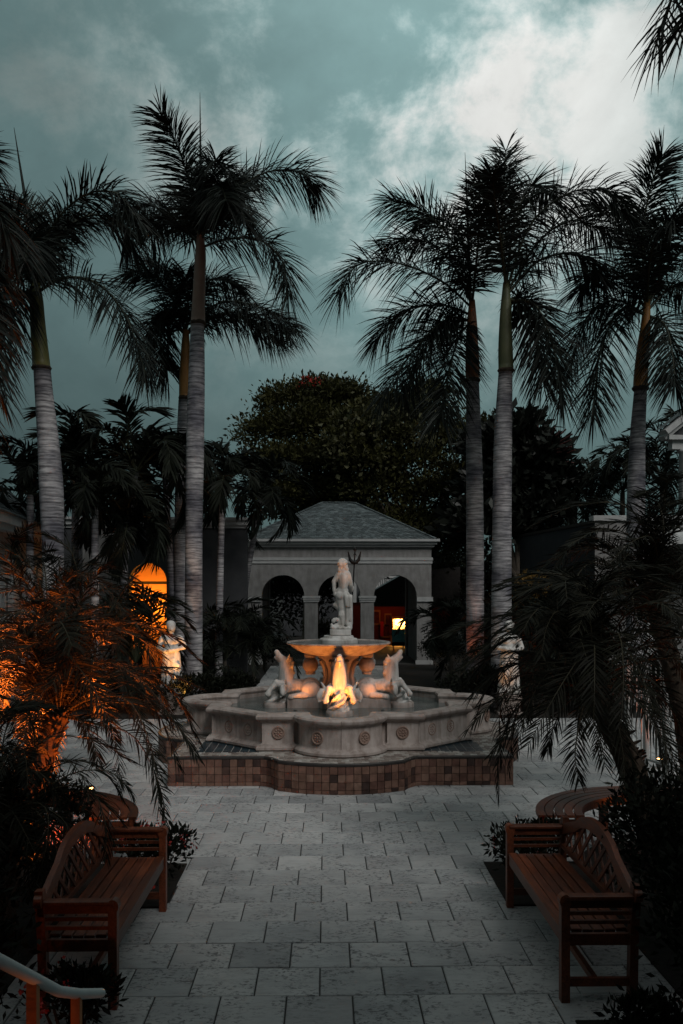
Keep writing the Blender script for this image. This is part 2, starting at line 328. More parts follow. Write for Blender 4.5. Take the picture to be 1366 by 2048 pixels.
class MB:
    def __init__(s): s.v = []; s.f = []; s.m = []
    def add(s, vs, fs, mi=0):
        o = len(s.v); s.v += [tuple(v) for v in vs]
        s.f += [tuple(i + o for i in f) for f in fs]; s.m += [mi] * len(fs); return s
    def box(s, x0, x1, y0, y1, z0, z1, mi=0, M=None):
        vs = [Vector((x, y, z)) for z in (z0, z1) for y in (y0, y1) for x in (x0, x1)]
        if M is not None: vs = [M @ v for v in vs]
        return s.add(vs, [(0, 2, 3, 1), (4, 5, 7, 6), (0, 1, 5, 4), (2, 6, 7, 3), (0, 4, 6, 2), (1, 3, 7, 5)], mi)
    def cbox(s, x0, x1, y0, y1, z0, z1, c, mi=0, M=None):
        """box with chamfered top edges"""
        vs = [(x0, y0, z0), (x1, y0, z0), (x1, y1, z0), (x0, y1, z0), (x0, y0, z1 - c), (x1, y0, z1 - c), (x1, y1, z1 - c), (x0, y1, z1 - c),
              (x0 + c, y0 + c, z1), (x1 - c, y0 + c, z1), (x1 - c, y1 - c, z1), (x0 + c, y1 - c, z1)]
        vs = [Vector(v) for v in vs]
        if M is not None: vs = [M @ v for v in vs]
        fs = [(3, 2, 1, 0), (8, 9, 10, 11)]
        for i in range(4):
            j = (i + 1) % 4; fs += [(i, j, j + 4, i + 4), (i + 4, j + 4, j + 8, i + 8)]
        return s.add(vs, fs, mi)
    def bar(s, a, b, w, h, up=(0, 0, 1), mi=0):
        a = Vector(a); b = Vector(b); t = (b - a); ln = t.length; t.normalize()
        u = Vector(up); sd_ = t.cross(u)
        if sd_.length < 1e-4: sd_ = t.cross(Vector((1, 0, 0)))
        sd_.normalize(); u = sd_.cross(t).normalized()
        vs = []
        for p in (a, b):
            for sx, sz in ((-1, -1), (1, -1), (1, 1), (-1, 1)): vs.append(p + sd_ * sx * w / 2 + u * sz * h / 2)
        return s.add(vs, [(3, 2, 1, 0), (4, 5, 6, 7), (0, 1, 5, 4), (1, 2, 6, 5), (2, 3, 7, 6), (3, 0, 4, 7)], mi)
    def tube(s, pts, rad, n=10, mi=0, cap=True, jitter=0):
        pts = [Vector(p) for p in pts]; rad = rad if isinstance(rad, (list, tuple)) else [rad] * len(pts)
        vs = []; ref = Vector((1, 0, 0))
        for i, p in enumerate(pts):
            t = (pts[min(i + 1, len(pts) - 1)] - pts[max(i - 1, 0)]).normalized()
            if abs(t.dot(ref)) > .95: ref = Vector((0, 1, 0)) if abs(t.y) < .9 else Vector((0, 0, 1))
            a = t.cross(ref).normalized(); b = t.cross(a).normalized(); ref = b.cross(t).normalized() if False else ref
            for k in range(n):
                an = 2 * math.pi * k / n; rr = rad[i] * (1 + (random.uniform(-jitter, jitter) if jitter else 0))
                vs.append(p + a * math.cos(an) * rr + b * math.sin(an) * rr)
        fs = []
        for i in range(len(pts) - 1):
            for k in range(n):
                k2 = (k + 1) % n; fs.append((i * n + k, i * n + k2, (i + 1) * n + k2, (i + 1) * n + k))
        if cap: fs.append(tuple(range(n))); fs.append(tuple((len(pts) - 1) * n + k for k in reversed(range(n))))
        return s.add(vs, fs, mi)
    def lathe(s, prof, n=32, c=(0, 0, 0), mi=0, caps=True):
        vs = []
        for r_, z in prof:
            for k in range(n):
                a = 2 * math.pi * k / n; vs.append((c[0] + r_ * math.cos(a), c[1] + r_ * math.sin(a), c[2] + z))
        fs = []
        for i in range(len(prof) - 1):
            for k in range(n):
                k2 = (k + 1) % n; fs.append((i * n + k, i * n + k2, (i + 1) * n + k2, (i + 1) * n + k))
        if caps:
            fs.append(tuple(reversed(range(n)))); fs.append(tuple((len(prof) - 1) * n + k for k in range(n)))
        return s.add(vs, fs, mi)
    def prism(s, poly, z0, z1, mi=0, M=None):
        n = len(poly); vs = [Vector((x, y, z0)) for x, y in poly] + [Vector((x, y, z1)) for x, y in poly]
        if M is not None: vs = [M @ v for v in vs]
        fs = [tuple(reversed(range(n))), tuple(range(n, 2 * n))] + [(i, (i + 1) % n, (i + 1) % n + n, i + n) for i in range(n)]
        return s.add(vs, fs, mi)
    def mesh(s, name, mats, smooth=False):
        me = bpy.data.meshes.new(name); me.from_pydata(s.v, [], s.f)
        for m in (mats if isinstance(mats, (list, tuple)) else [mats]): me.materials.append(m)
        me.polygons.foreach_set('material_index', s.m)
        if smooth: me.polygons.foreach_set('use_smooth', [True] * len(s.f))
        me.update(); return me
    def build(s, name, mats, parent=None, smooth=False, loc=None):
        return link(name, s.mesh(name, mats, smooth), parent, loc)

def link(name, data, parent=None, loc=None):
    o = bpy.data.objects.new(name, data); COL.objects.link(o)
    if parent is not None: o.parent = parent
    if loc is not None: o.location = loc
    return o
def tag(o, label=None, cat=None, group=None, kind=None):
    if label: o['label'] = label
    if cat: o['category'] = cat
    if group: o['group'] = group
    if kind: o['kind'] = kind
    return o
def thing(name, label, cat, loc=(0, 0, 0), rz=0, group=None):
    o = bpy.data.objects.new(name, None); COL.objects.link(o); o.empty_display_size = .2
    o.location = loc; o.rotation_euler = (0, 0, rz); return tag(o, label, cat, group)
def copy_tree(o, parent=None):
    c = o.copy(); COL.objects.link(c); c.parent = parent
    for ch in [x for x in bpy.data.objects if x.parent == o]: copy_tree(ch, c)
    return c
def shade_auto(o, ang=35):
    me = o.data; bm = bmesh.new(); bm.from_mesh(me)
    for f in bm.faces: f.smooth = True
    for e in bm.edges:
        if len(e.link_faces) == 2 and e.calc_face_angle(0) > R(ang): e.smooth = False
    bm.to_mesh(me); bm.free(); return o
def bevel(o, w=.01, seg=2):
    bm = bmesh.new(); bm.from_mesh(o.data)
    es = [e for e in bm.edges if len(e.link_faces) == 2 and e.calc_face_angle(0) > R(30)]
    bmesh.ops.bevel(bm, geom=es, offset=w, segments=seg, affect='EDGES', profile=.5, clamp_overlap=True)
    bm.to_mesh(o.data); bm.free(); return o

def sculpt(name, prims, mats, parent=None, voxel=.012, smooth=4, rough=0.0, loc=None):
    """one continuous body: blends tapered capsules and ellipsoids into a single surface"""
    bm = bmesh.new()
    for p in prims:
        if p[0] == 'c':
            _, a, ra, b, rb = p; a = Vector(a); b = Vector(b); t = b - a; ln = max(t.length, 1e-4)
            q = t.to_track_quat('Z', 'Y').to_matrix().to_4x4()
            n = 14; rings = []
            prof = [(ra * math.cos(x), -ra * math.sin(x)) for x in (1.35, .9, .45)] + [(ra, 0), (rb, ln)] + [(rb * math.cos(x), ln + rb * math.sin(x)) for x in (.45, .9, 1.35)]
            for r_, z in prof:
                rings.append([bm.verts.new(Matrix.Translation(a) @ q @ Vector((r_ * math.cos(2 * math.pi * k / n), r_ * math.sin(2 * math.pi * k / n), z))) for k in range(n)])
            for i in range(len(rings) - 1):
                for k in range(n): bm.faces.new((rings[i][k], rings[i][(k + 1) % n], rings[i + 1][(k + 1) % n], rings[i + 1][k]))
            bm.faces.new(list(reversed(rings[0]))); bm.faces.new(rings[-1])
        else:
            _, c, rad, rot = p
            M = Matrix.Translation(Vector(c)) @ (Matrix.Rotation(rot[2], 4, 'Z') @ Matrix.Rotation(rot[1], 4, 'Y') @ Matrix.Rotation(rot[0], 4, 'X')) @ Matrix.Diagonal((*rad, 1))
            bmesh.ops.create_icosphere(bm, subdivisions=3, radius=1, matrix=M)
    me = bpy.data.meshes.new(name + '_src'); bm.to_mesh(me); bm.free()
    tmp = bpy.data.objects.new('tmp', me); COL.objects.link(tmp)
    md = tmp.modifiers.new('r', 'REMESH'); md.mode = 'VOXEL'; md.voxel_size = voxel; md.use_smooth_shade = True
    sm = tmp.modifiers.new('s', 'SMOOTH'); sm.factor = .5; sm.iterations = smooth
    dg = bpy.context.evaluated_depsgraph_get(); dg.update()
    ev = tmp.evaluated_get(dg); res = bpy.data.meshes.new_from_object(ev)
    bpy.data.objects.remove(tmp); bpy.data.meshes.remove(me)
    res.name = name; res.materials.clear()
    for m in (mats if isinstance(mats, (list, tuple)) else [mats]): res.materials.append(m)
    res.polygons.foreach_set('use_smooth', [True] * len(res.polygons))
    return link(name, res, parent, loc)

# ------------------------------------------------------------------ foliage helpers
def catmull(pts, n):
    pts = [np.array(p, float) for p in pts]
    if len(pts) == 2: return np.array([pts[0] + (pts[1] - pts[0]) * t for t in np.linspace(0, 1, n)])
    ext = [2 * pts[0] - pts[1]] + pts + [2 * pts[-1] - pts[-2]]
    out = []; segs = len(pts) - 1
    for t in np.linspace(0, segs, n):
        i = min(int(t), segs - 1); f = t - i; a, b, c, d = ext[i:i + 4]
        out.append(.5 * ((2 * b) + (c - a) * f + (2 * a - 5 * b + 4 * c - d) * f * f + (3 * b - a - 3 * c + d) * f ** 3))
    return np.array(out)
def norm(a): return a / np.maximum(np.linalg.norm(a, axis=-1, keepdims=True), 1e-9)

def frond_np(ctrl, n=70, L=.7, w=.035, droop=.35, vee=(-35, 45), start=.12, a0=72, a1=28, rr=.022, up=None, tipk=.5, rs=None):
    g = rs or rng
    C = catmull(ctrl, 26); T = norm(np.gradient(C, axis=0))
    upv = np.array(up if up is not None else (0, 0, 1.0))
    t = np.repeat(np.linspace(start, 1.0, n), 2) + g.uniform(-.3, .3, 2 * n) / n
    t = np.clip(t, 0, 1); sgn = np.tile([1, -1], n)
    idx = t * 25; i0 = np.clip(idx.astype(int), 0, 24); fr = (idx - i0)[:, None]
    B = C[i0] * (1 - fr) + C[i0 + 1] * fr; TT = norm(T[i0] * (1 - fr) + T[i0 + 1] * fr)
    # side vector kept continuous along the rachis
    chord = norm((C[-1] - C[0])[None])[0]
    S0 = np.cross(chord, upv); 
    if np.linalg.norm(S0) < .25: S0 = np.cross(chord, np.array((.3, 1, 0.)))
    S0 = S0 / np.linalg.norm(S0)
    S = norm(S0[None] - TT * (TT @ S0)[:, None]); Nn = np.cross(S, TT)
    a = np.radians(a0 + (a1 - a0) * t ** 1.3 + g.normal(0, 5, 2 * n)); e = np.radians(g.uniform(vee[0], vee[1], 2 * n))
    D = np.cos(a)[:, None] * TT + np.sin(a)[:, None] * (np.cos(e)[:, None] * sgn[:, None] * S + np.sin(e)[:, None] * Nn)
    prof = np.minimum(1, .45 + 1.6 * t) * (1 - (1 - tipk) * np.clip((t - .55) / .45, 0, 1) ** 1.5)
    ln = L * prof * g.uniform(.82, 1.12, 2 * n)
    q = np.array([0, .38, .72, 1.0]); wp = np.array([.55, 1.0, .72, .06])
    dr = droop * g.uniform(.6, 1.4, 2 * n)
    pos = B[:, None] + D[:, None] * (ln[:, None] * q)[..., None] + np.array((0, 0, -1.))[None, None] * (dr[:, None] * ln[:, None] * q ** 2)[..., None]
    W = norm(np.cross(D, Nn + g.normal(0, .5, (2 * n, 3)))); W = W[:, None] * (w * .5 * wp)[None, :, None] * g.uniform(.8, 1.2, (2 * n, 1, 1))
    V = np.stack([pos - W, pos + W], 2).reshape(-1, 3)
    base = (np.arange(2 * n) * 8)[:, None, None]
    quad = np.array([[0, 1, 3, 2], [2, 3, 5, 4], [4, 5, 7, 6]])[None]
    Fq = (base + quad).reshape(-1, 4)
    # rachis: four-sided tapered stem
    m = 14; ii = np.linspace(0, 25, m).astype(int); Cr = C[ii]; Tr = T[ii]
    Sr = norm(S0[None] - Tr * (Tr @ S0)[:, None]); Nr = np.cross(Sr, Tr); rad = rr * np.linspace(1, .18, m)[:, None]
    RV = np.stack([Cr + Sr * rad, Cr + Nr * rad, Cr - Sr * rad, Cr - Nr * rad], 1).reshape(-1, 3)
    o = len(V); RF = []
    for i in range(m - 1):
        for k in range(4): RF.append([o + i * 4 + k, o + i * 4 + (k + 1) % 4, o + i * 4 + 4 + (k + 1) % 4, o + i * 4 + 4 + k])
    mi = np.concatenate([np.zeros(len(Fq), int), np.ones(len(RF), int)])
    return np.vstack([V, RV]), np.vstack([Fq, np.array(RF)]), mi
def frond_mesh(mats, *a, **k):
    V, Fq, mi = frond_np(*a, **k); return npmesh('frond', V, Fq, mats, mi)

def leaves_np(C, N_, size, aspect=.5, spread=.9, fold=0.0):
    n = len(C); g = rng
    D = norm(N_ + g.normal(0, spread, (n, 3))); A = norm(np.cross(D, g.normal(0, 1, (n, 3))))
    sz = (size * g.uniform(.6, 1.3, n))[:, None]
    tip = C + D * sz; mid = C + D * sz * .45
    V = np.stack([C, mid + A * sz * aspect * .5, tip, mid - A * sz * aspect * .5], 1).reshape(-1, 3)
    return V, (np.arange(n)[:, None] * 4 + np.array([[0, 1, 2, 3]]))
def blob_points(n, c, r, shell=.55, top=0.0):
    d = norm(rng.normal(0, 1, (n, 3)))
    if top: d[:, 2] = np.where(rng.random(n) < top, np.abs(d[:, 2]), d[:, 2])
    k = rng.uniform(shell, 1.05, n)[:, None]
    return np.array(c) + d * k * np.array(r), norm(d / np.array(r))

# =================================================================== SETTING
PITCH = .413
def in_bed(x, y):
    ax = abs(x - .09)
    if y < 5.15: return ax > 1.37
    if y < 7.02: return ax > 2.12
    if y < 8.15: return ax > 1.37
    if y < 9.3: return ax > 3.05 - 1e-3 and False or math.hypot(ax - 3.08, y - 8.0) < .80 or ax > 4.4
    if y > 17.3: return ax > 1.9
    return ax > 7.5
FC = UD(-.045, 13.65)            # fountain centre
def build_ground():
    V = [(-700, -60, -.045), (700, -60, -.045), (700, 1200, -.045), (-700, 1200, -.045)]
    g = tag(link('ground', npmesh('ground', V, [[0, 1, 2, 3]], [M_SOIL])), kind='structure')
    c = tag(MB().box(-7.6, 7.8, 2.0, 30.5, -.04, -.012).build('courtyard', M_JOINT), kind='structure')
    # soil of the planting beds, a shade above the joint bed
    b = MB()
    for s in (-1, 1):
        X = lambda a: .09 + s * a
        def r_(a0, a1, y0, y1, z=.0):
            x0, x1 = sorted((X(a0), X(a1))); b.box(x0, x1, y0, y1, -.03, z + .012)
        r_(1.38, 7.4, 2.0, 5.14); r_(2.13, 7.4, 5.14, 7.03, .002); r_(1.38, 7.4, 7.03, 8.14, .004)
        r_(4.4, 7.4, 8.14, 9.28, .001)
        r_(1.95, 7.5, 17.35, 30, .003)
        poly = [(X(3.08) + .8 * math.cos(a), 8.0 + .8 * math.sin(a)) for a in np.linspace(.05, math.pi - .05, 20)]
        b.prism(poly, -.03, .018)
    tag(b.build('planting_bed', M_SOIL), kind='structure')
    rows = int((30 - 2.0) / PITCH); cells = []
    y0 = 5.507 - 9 * PITCH
    for k in range(rows):
        ya = y0 + k * PITCH
        xo = .165 + (.5 * PITCH if k % 2 else 0)
        for i in range(-20, 20):
            xa = xo + i * PITCH
            cx, cy = xa + PITCH / 2, ya + PITCH / 2
            if all(in_bed(cx + a_ * .2, cy + b_ * .2) for a_ in (-1, 1) for b_ in (-1, 1)) or cx < -7.4 or cx > 7.6: continue
            if abs(cx - FC.x) < 2.0 and abs(cy - FC.y) < 2.0: continue
            x0, x1 = xa, xa + PITCH
            d = FWD.dot(Vector((cx, cy, 0))); u = RGT.dot(Vector((cx, cy, 0)))
            vis = d > 4.9 and abs(u / max(d, .1)) < .40 
            occ = (d > 15.2 and abs(u) < 2.6) or abs(u) > 3.4
            cells.append((0 if vis and not occ else 1, d, x0, x1, ya, k))
    cells.sort()
    gap = .0045; full = MB().cbox(-PITCH / 2 + gap, PITCH / 2 - gap, -PITCH / 2 + gap, PITCH / 2 - gap, -.034, 0, .005).mesh('paver', M_PAVER)
    far = MB()
    for j, (_, d, x0, x1, ya, k) in enumerate(cells):
        dz = random.uniform(-.0025, .0025)
        if j < 300:
            if x1 - x0 > PITCH - .01:
                o = link('paver', full, c, ((x0 + x1) / 2, ya + PITCH / 2, dz))
            else:
                MB().cbox(x0 + gap, x1 - gap, ya + gap, ya + PITCH - gap, -.034, 0, .005).build('paver', M_PAVER, c)
        else:
            far.cbox(x0 + gap, x1 - gap, ya + gap, ya + PITCH - gap, -.034, dz, .005)
    tag(far.build('paver', M_PAVER, c), kind='stuff')
build_ground()

def build_shade_porch():
    """unseen porch roof added over the steps to shade the near paving"""
    b = MB(); b.box(-9, 9, -7.0, 2.75, 4.75, 5.1); b.box(-9.2, 9.2, -7.2, 2.85, 5.102, 5.4); b.box(-9, 9, -7.2, -6.8, 1.0, 4.748)
    b.box(-9, 9, -6.8, .6, .0, .95)
    tag(b.build('porch', M_STUCCO_D), kind='structure')  # out-of-view shade roof, added to darken the foreground
    st = MB()
    for i in range(5): st.box(-1.6, 1.6, .6 + i * .32, 2.2 - 0.0, -.01 - .001 * i, .80 - i * .16)
    tag(st.build('steps', M_STUCCO_D), kind='structure')
build_shade_porch()

# =================================================================== FOUNTAIN
def plinth_outline(h=2.245, r_=1.0, proj=.52, ew=1.0, n=31):
    """square with an ogee-shouldered lobe on each side, counter-clockwise from the front-left corner"""
    side = [(-h, -h)]
    for x in np.linspace(-1.0, 1.0, n):
        t = abs(x) / 1.0
        v = 1 - .45 * (t / .80) ** 2.2 if t < .80 else .55 * max(0, (1 - t) / .20) ** 1.5
        side.append((x, -h - proj * v))
    pts = []
    for k in range(4):
        a = k * math.pi / 2; c_, s_ = math.cos(a), math.sin(a)
        pts += [(x * c_ - y * s_, x * s_ + y * c_) for x, y in side]
    return pts
def basin_outline(h=1.78, c=1.04, r_=.57, n=18):
    side = [(-c - .02, -h), (-c - .02, -h - .055), (-.63, -h - .055), (-.63, -h)]
    for a in np.linspace(math.pi, 2 * math.pi, n): side.append((r_ * math.cos(a), -h + r_ * math.sin(a) - .0))
    side += [(.63, -h), (.63, -h - .055), (c + .02, -h - .055), (c + .02, -h)]
    pts = []
    for k in range(4):
        a = k * math.pi / 2; c_, s_ = math.cos(a), math.sin(a)
        pts += [(x * c_ - y * s_, x * s_ + y * c_) for x, y in side]
    return pts
def offset(poly, d):
    n = len(poly); out = []
    for i in range(n):
        p0, p1, p2 = Vector(poly[i - 1]), Vector(poly[i]), Vector(poly[(i + 1) % n])
        e1 = (p1 - p0).normalized(); e2 = (p2 - p1).normalized()
        n1 = Vector((e1.y, -e1.x)); n2 = Vector((e2.y, -e2.x)); b = (n1 + n2)
        if b.length < 1e-4: b = n1
        b.normalize(); k = d / max(.45, b.dot(n1)); out.append((p1.x + b.x * k, p1.y + b.y * k))
    return out
def sweep(mb, poly, prof, mi=0, close=True):
    rings = [[(x, y, z) for x, y in offset(poly, o)] for o, z in prof]; n = len(poly)
    vs = [v for r_ in rings for v in r_]; fs = []
    m = len(prof)
    for i in range(m if close else m - 1):
        j = (i + 1) % m
        for k in range(n): fs.append((i * n + k, i * n + (k + 1) % n, j * n + (k + 1) % n, j * n + k))
    return mb.add(vs, fs, mi)
def inside(poly, x, y):
    c = False; n = len(poly)
    for i in range(n):
        x1, y1 = poly[i]; x2, y2 = poly[i - 1]
        if (y1 > y) != (y2 > y) and x < (x2 - x1) * (y - y1) / (y2 - y1 + 1e-12) + x1: c = not c
    return c

PZ = .38
WATER_Z = .735
def build_fountain():
    root = thing('fountain', 'tiered stone fountain on a tiled plinth in the middle of the courtyard', 'fountain', (FC.x, FC.y, 0))
    po = plinth_outline(); bo = basin_outline()
    pl = MB(); pl.prism(offset(po, -.012), -.03, PZ - .012)
    plinth = pl.build('plinth', M_MORTAR, root)
    top = MB(); top.prism(offset(po, -.02), PZ - .0119, PZ - .004); top.build('plinth_top', M_GROUT, root)
    sweep(MB(), po, [(-.028, PZ - .03), (.012, PZ - .03), (.014, PZ - .004), (.006, PZ + .006), (-.028, PZ + .006)]).build('edge_trim', M_TRIM, root)
    # side tiles, one by one
    per = []; n = len(po); tot = 0
    for i in range(n):
        a = Vector(po[i]); b = Vector(po[(i + 1) % n]); per.append((tot, a, b)); tot += (b - a).length
    def at(s):
        for st, a, b in reversed(per):
            if s >= st - 1e-9:
                t = (b - a).normalized(); return a + t * (s - st), t
    # split perimeter at the sharp corners so that tiles do not bend round them
    runs = []; corner = [j * (n // 4) for j in range(4)]
    starts = [per[j][0] for j in corner] + [tot]
    tw = .1; tmesh = {}
    rows = [(PZ - .032 - .098 * (i + 1), PZ - .032 - .098 * i) for i in range(3)] + [(0.0, PZ - .032 - .098 * 3)]
    cand = []
    for q in range(4):
        s0, s1 = starts[q], starts[q + 1]; m = round((s1 - s0) / tw); w = (s1 - s0) / m
        for i in range(m):
            pa, _ = at(s0 + i * w + .0001); pb, _ = at(s0 + (i + 1) * w - .0001)
            mid = (pa + pb) / 2; t = (pb - pa).normalized(); nn = Vector((t.y, -t.x))
            for ri, (z0, z1) in enumerate(rows):
                wm = Vector((FC.x + mid.x, FC.y + mid.y, 0)); toc = -wm.normalized()
                face = nn.dot(Vector((toc.x, toc.y)))
                cand.append((0 if face > .12 else 1, ri == 3, wm.length, ri, mid, math.atan2(t.y, t.x), (pb - pa).length, z0, z1))
    cand.sort(key=lambda c_: (c_[0], c_[1], c_[2]))
    rest = MB()
    for j, (_, _, _, ri, mid, ang, w, z0, z1) in enumerate(cand):
        g = .004; key = (round(w, 3), ri == 3)
        hh = (z1 - z0)
        if j < 290:
            if key not in tmesh:
                tmesh[key] = MB().box(-w / 2 + g, w / 2 - g, -.009, .02, g * .7, hh - g * .7).mesh('tile', M_TILE)
            o = link('tile', tmesh[key], root, (mid.x, mid.y, z0)); o.rotation_euler = (0, 0, ang)
        else:
            M = Matrix.Translation((mid.x, mid.y, z0)) @ Matrix.Rotation(ang, 4, 'Z')
            rest.box(-w / 2 + g, w / 2 - g, -.009, .02, g * .7, hh - g * .7, 0, M)
    tag(rest.build('tile', M_TILE, root), kind='stuff')
    # top tiles and the four blue insets
    tt = MB(); bt = MB(); s = .1; inner = offset(bo, .10); outer = offset(po, -.04)
    N_ = 29
    for a in range(-N_, N_):
        for b in range(-N_, N_):
            x = (a + .5) * s + (.05 if b % 2 else 0); y = (b + .5) * s
            if not inside(outer, x, y) or inside(bo, x * 1.05, y * 1.05): continue
            g = .004
            # inset test: the triangle left outside each chamfered corner
            if 1.02 < abs(x) < 1.93 and 1.02 < abs(y) < 1.93: continue
            tt.cbox(x - s / 2 + g, x + s / 2 - g, y - s / 2 + g, y + s / 2 - g, PZ - .006, PZ + .003 + random.uniform(-.0015, .0015), .002)
    sb = .118; g = .005; bme = MB().cbox(-sb / 2 + g, sb / 2 - g, -sb / 2 + g, sb / 2 - g, -.006, .003, .002).mesh('blue_tile', M_BLUE)
    for sx in (-1, 1):
        for sy in (-1, 1):
            for a in range(8):
                for b in range(8):
                    x = 1.0 + (a + .5) * sb; y = 1.0 + (b + .5) * sb
                    if x + y < 2.72 or x > 1.95 or y > 1.95: continue
                    X, Y = sx * x, sy * y
                    if sy < 0: link('blue_tile', bme, root, (X, Y, PZ))
                    else: bt.cbox(X - sb / 2 + g, X + sb / 2 - g, Y - sb / 2 + g, Y + sb / 2 - g, PZ - .006, PZ + .003, .002)
    tag(tt.build('top_tile', M_TOPTILE, root), kind='stuff')
    tag(bt.build('blue_tile', M_BLUE, root), kind='stuff')
    # basin wall
    z0, z1 = PZ + .004, .88
    prof = [(-.16, z0), (.055, z0), (.075, z0 + .02), (.075, z0 + .05), (.05, z0 + .075), (.012, z0 + .09), (.0, z0 + .11),
            (.0, z1 - .125), (.012, z1 - .115), (.018, z1 - .10), (.055, z1 - .085), (.075, z1 - .06), (.078, z1 - .03), (.06, z1 - .006), (.03, z1),
            (-.13, z1), (-.165, z1 - .012), (-.18, z1 - .04), (-.17, z1 - .07), (-.16, z1 - .08)]
    o = sweep(MB(), bo, prof).build('basin', M_STONE, root); shade_auto(o, 40)
    # joints between the stone blocks: thin recessed seams
    fl = MB(); fl.prism(offset(bo, -.15), z0 - .002, z0 + .05); fl.build('basin_floor', M_STONE, root)
    wm = bpy.data.materials.new('fountain_water'); wm.use_nodes = True; nt = wm.node_tree; b = nt.nodes['Principled BSDF']
    b.inputs['Base Color'].default_value = (.13, .155, .15, 1); b.inputs['Roughness'].default_value = .08; b.inputs['IOR'].default_value = 1.33
    b.inputs['Transmission Weight'].default_value = .35
    nz = nt.nodes.new('ShaderNodeTexNoise'); nz.inputs['Scale'].default_value = 9; nz.inputs['Detail'].default_value = 4
    bp = nt.nodes.new('ShaderNodeBump'); bp.inputs['Strength'].default_value = .25; bp.inputs['Distance'].default_value = .02
    g_ = nt.nodes.new('ShaderNodeNewGeometry'); nt.links.new(g_.outputs['Position'], nz.inputs['Vector'])
    nt.links.new(nz.outputs['Fac'], bp.inputs['Height']); nt.links.new(bp.outputs[0], b.inputs['Normal'])
    global M_WATER; M_WATER = wm
    w = MB(); ip = offset(bo, -.155); w.add([(x, y, WATER_Z) for x, y in ip], [tuple(range(len(ip)))]); w.build('basin_water', wm, root)
    # medallions
    md = MB(); ro = .088
    md.lathe([(ro, 0), (ro, .012), (ro - .006, .020), (ro - .016, .020), (ro - .02, .008), (.001, .008)], 28)
    for k in range(8):
        a = k * math.pi / 4; M = Matrix.Rotation(a, 4, 'Z')
        for dx, w_, l in ((.04, .010, .03),):
            vs = [M @ Vector(v) for v in [(.012, 0, .008), (.04, -.016, .010), (.066, 0, .008), (.04, .016, .010), (.04, 0, .024)]]
            md.add(vs, [(0, 1, 4), (1, 2, 4), (2, 3, 4), (3, 0, 4)])
    md.lathe([(.014, .008), (.013, .02), (.004, .024)], 12)
    M_MED = material('medallion_stone', (.19, .125, .10), (.27, .19, .155), 14, .85, .2, 50)
    mm = md.mesh('medallion', M_MED); zc = .625
    def put(x, y, nx, ny):
        o = link('medallion', mm, root, (x, y, zc)); nrm = Vector((nx, ny, 0)).normalized()
        o.rotation_euler = nrm.to_track_quat('Z', 'Y').to_euler()
    for k in range(4):
        a = k * math.pi / 2; c_, s_ = math.cos(a), math.sin(a); rt = lambda x, y: (x * c_ - y * s_, x * s_ + y * c_)
        for x in (-.84, .84): put(*rt(x, -1.835), *rt(0, -1))
        for x in (-1, 1):
            an = -math.pi / 2 + x * .56; put(*rt(.57 * math.cos(an), -1.78 + .57 * math.sin(an)), *rt(math.cos(an), math.sin(an)))
        for t in (.30, .70): put(*rt(1.04 + .74 * t, -1.78 + .74 * t), *rt(1, -1))
    # seams of the basin blocks
    sm = MB()
    for k in range(4):
        a = k * math.pi / 2; c_, s_ = math.cos(a), math.sin(a); rt = lambda x, y: (x * c_ - y * s_, x * s_ + y * c_)
        for (x, y, nx, ny) in ((0, -2.35, 0, -1), (1.41, -1.41, .7071, -.7071)):
            X, Y = rt(x, y); NX, NY = rt(nx, ny); M = Matrix.Translation((X, Y, 0)) @ Matrix.Rotation(math.atan2(NY, NX), 4, 'Z')
            sm.box(-.02, .0015, -.004, .004, z0 + .1, z1 - .12, 0, M); sm.box(-.02, .0795, -.004, .004, z1 - .085, z1 - .02, 0, M)
    sm.build('stone_joint', M_MORTAR, root)
    # centre column, bowl
    col = MB(); col.lathe([(.36, PZ), (.36, .86), (.33, .9), (.27, .94), (.22, 1.05), (.19, 1.2), (.20, 1.33), (.25, 1.44), (.31, 1.5), (.33, 1.53), (.33, 1.56)], 40)
    for k in range(8):
        a = k * math.pi / 4 + .39
        pts = [(math.cos(a) * r_, math.sin(a) * r_, z) for r_, z in ((.30, .9), (.235, 1.06), (.205, 1.22), (.23, 1.36), (.29, 1.47))]
        col.tube(pts, [.05, .045, .04, .045, .05], 8)
    shade_auto(col.build('column', M_STONE, root))
    bw = MB(); zr = 1.747
    bw.lathe([(.30, zr - .215), (.42, zr - .205), (.55, zr - .175), (.66, zr - .125), (.735, zr - .07), (.765, zr - .045), (.80, zr - .038), (.812, zr - .02), (.806, zr - .004), (.785, zr),
              (.765, zr - .006), (.745, zr - .03), (.62, zr - .09), (.4, zr - .13), (.02, zr - .14)], 72)
    shade_auto(bw.build('bowl', M_STONE, root), 50)
    bwt = MB(); bwt.lathe([(.757, zr - .014), (.001, zr - .014)], 60, caps=False); bwt.build('bowl_water', wm, root)
    ds = MB(); ds.lathe([(.30, zr - .13), (.30, zr + .03), (.285, zr + .05), (.24, zr + .06), (.225, zr + .095), (.001, zr + .097)], 40); shade_auto(ds.build('statue_base', M_MARBLE, root))
    for k in range(4):
        a = k * math.pi / 2
        b_ = MB(); b_.lathe([(.125 * math.sin(t), -.125 * math.cos(t)) for t in np.linspace(.02, math.pi - .02, 20)], 28, (.44 * math.cos(a), .44 * math.sin(a), 1.385))
        b_.lathe([(.075, 1.24), (.08, 1.275), (.06, 1.29)], 20, (.44 * math.cos(a), .44 * math.sin(a), 0))
        b_.lathe([(.06, 1.49), (.09, 1.505), (.10, 1.535), (.10, 1.56)], 20, (.44 * math.cos(a), .44 * math.sin(a), 0))
        b_.build('support_ball', M_STONE, root, True)
    return root
fountain = build_fountain()

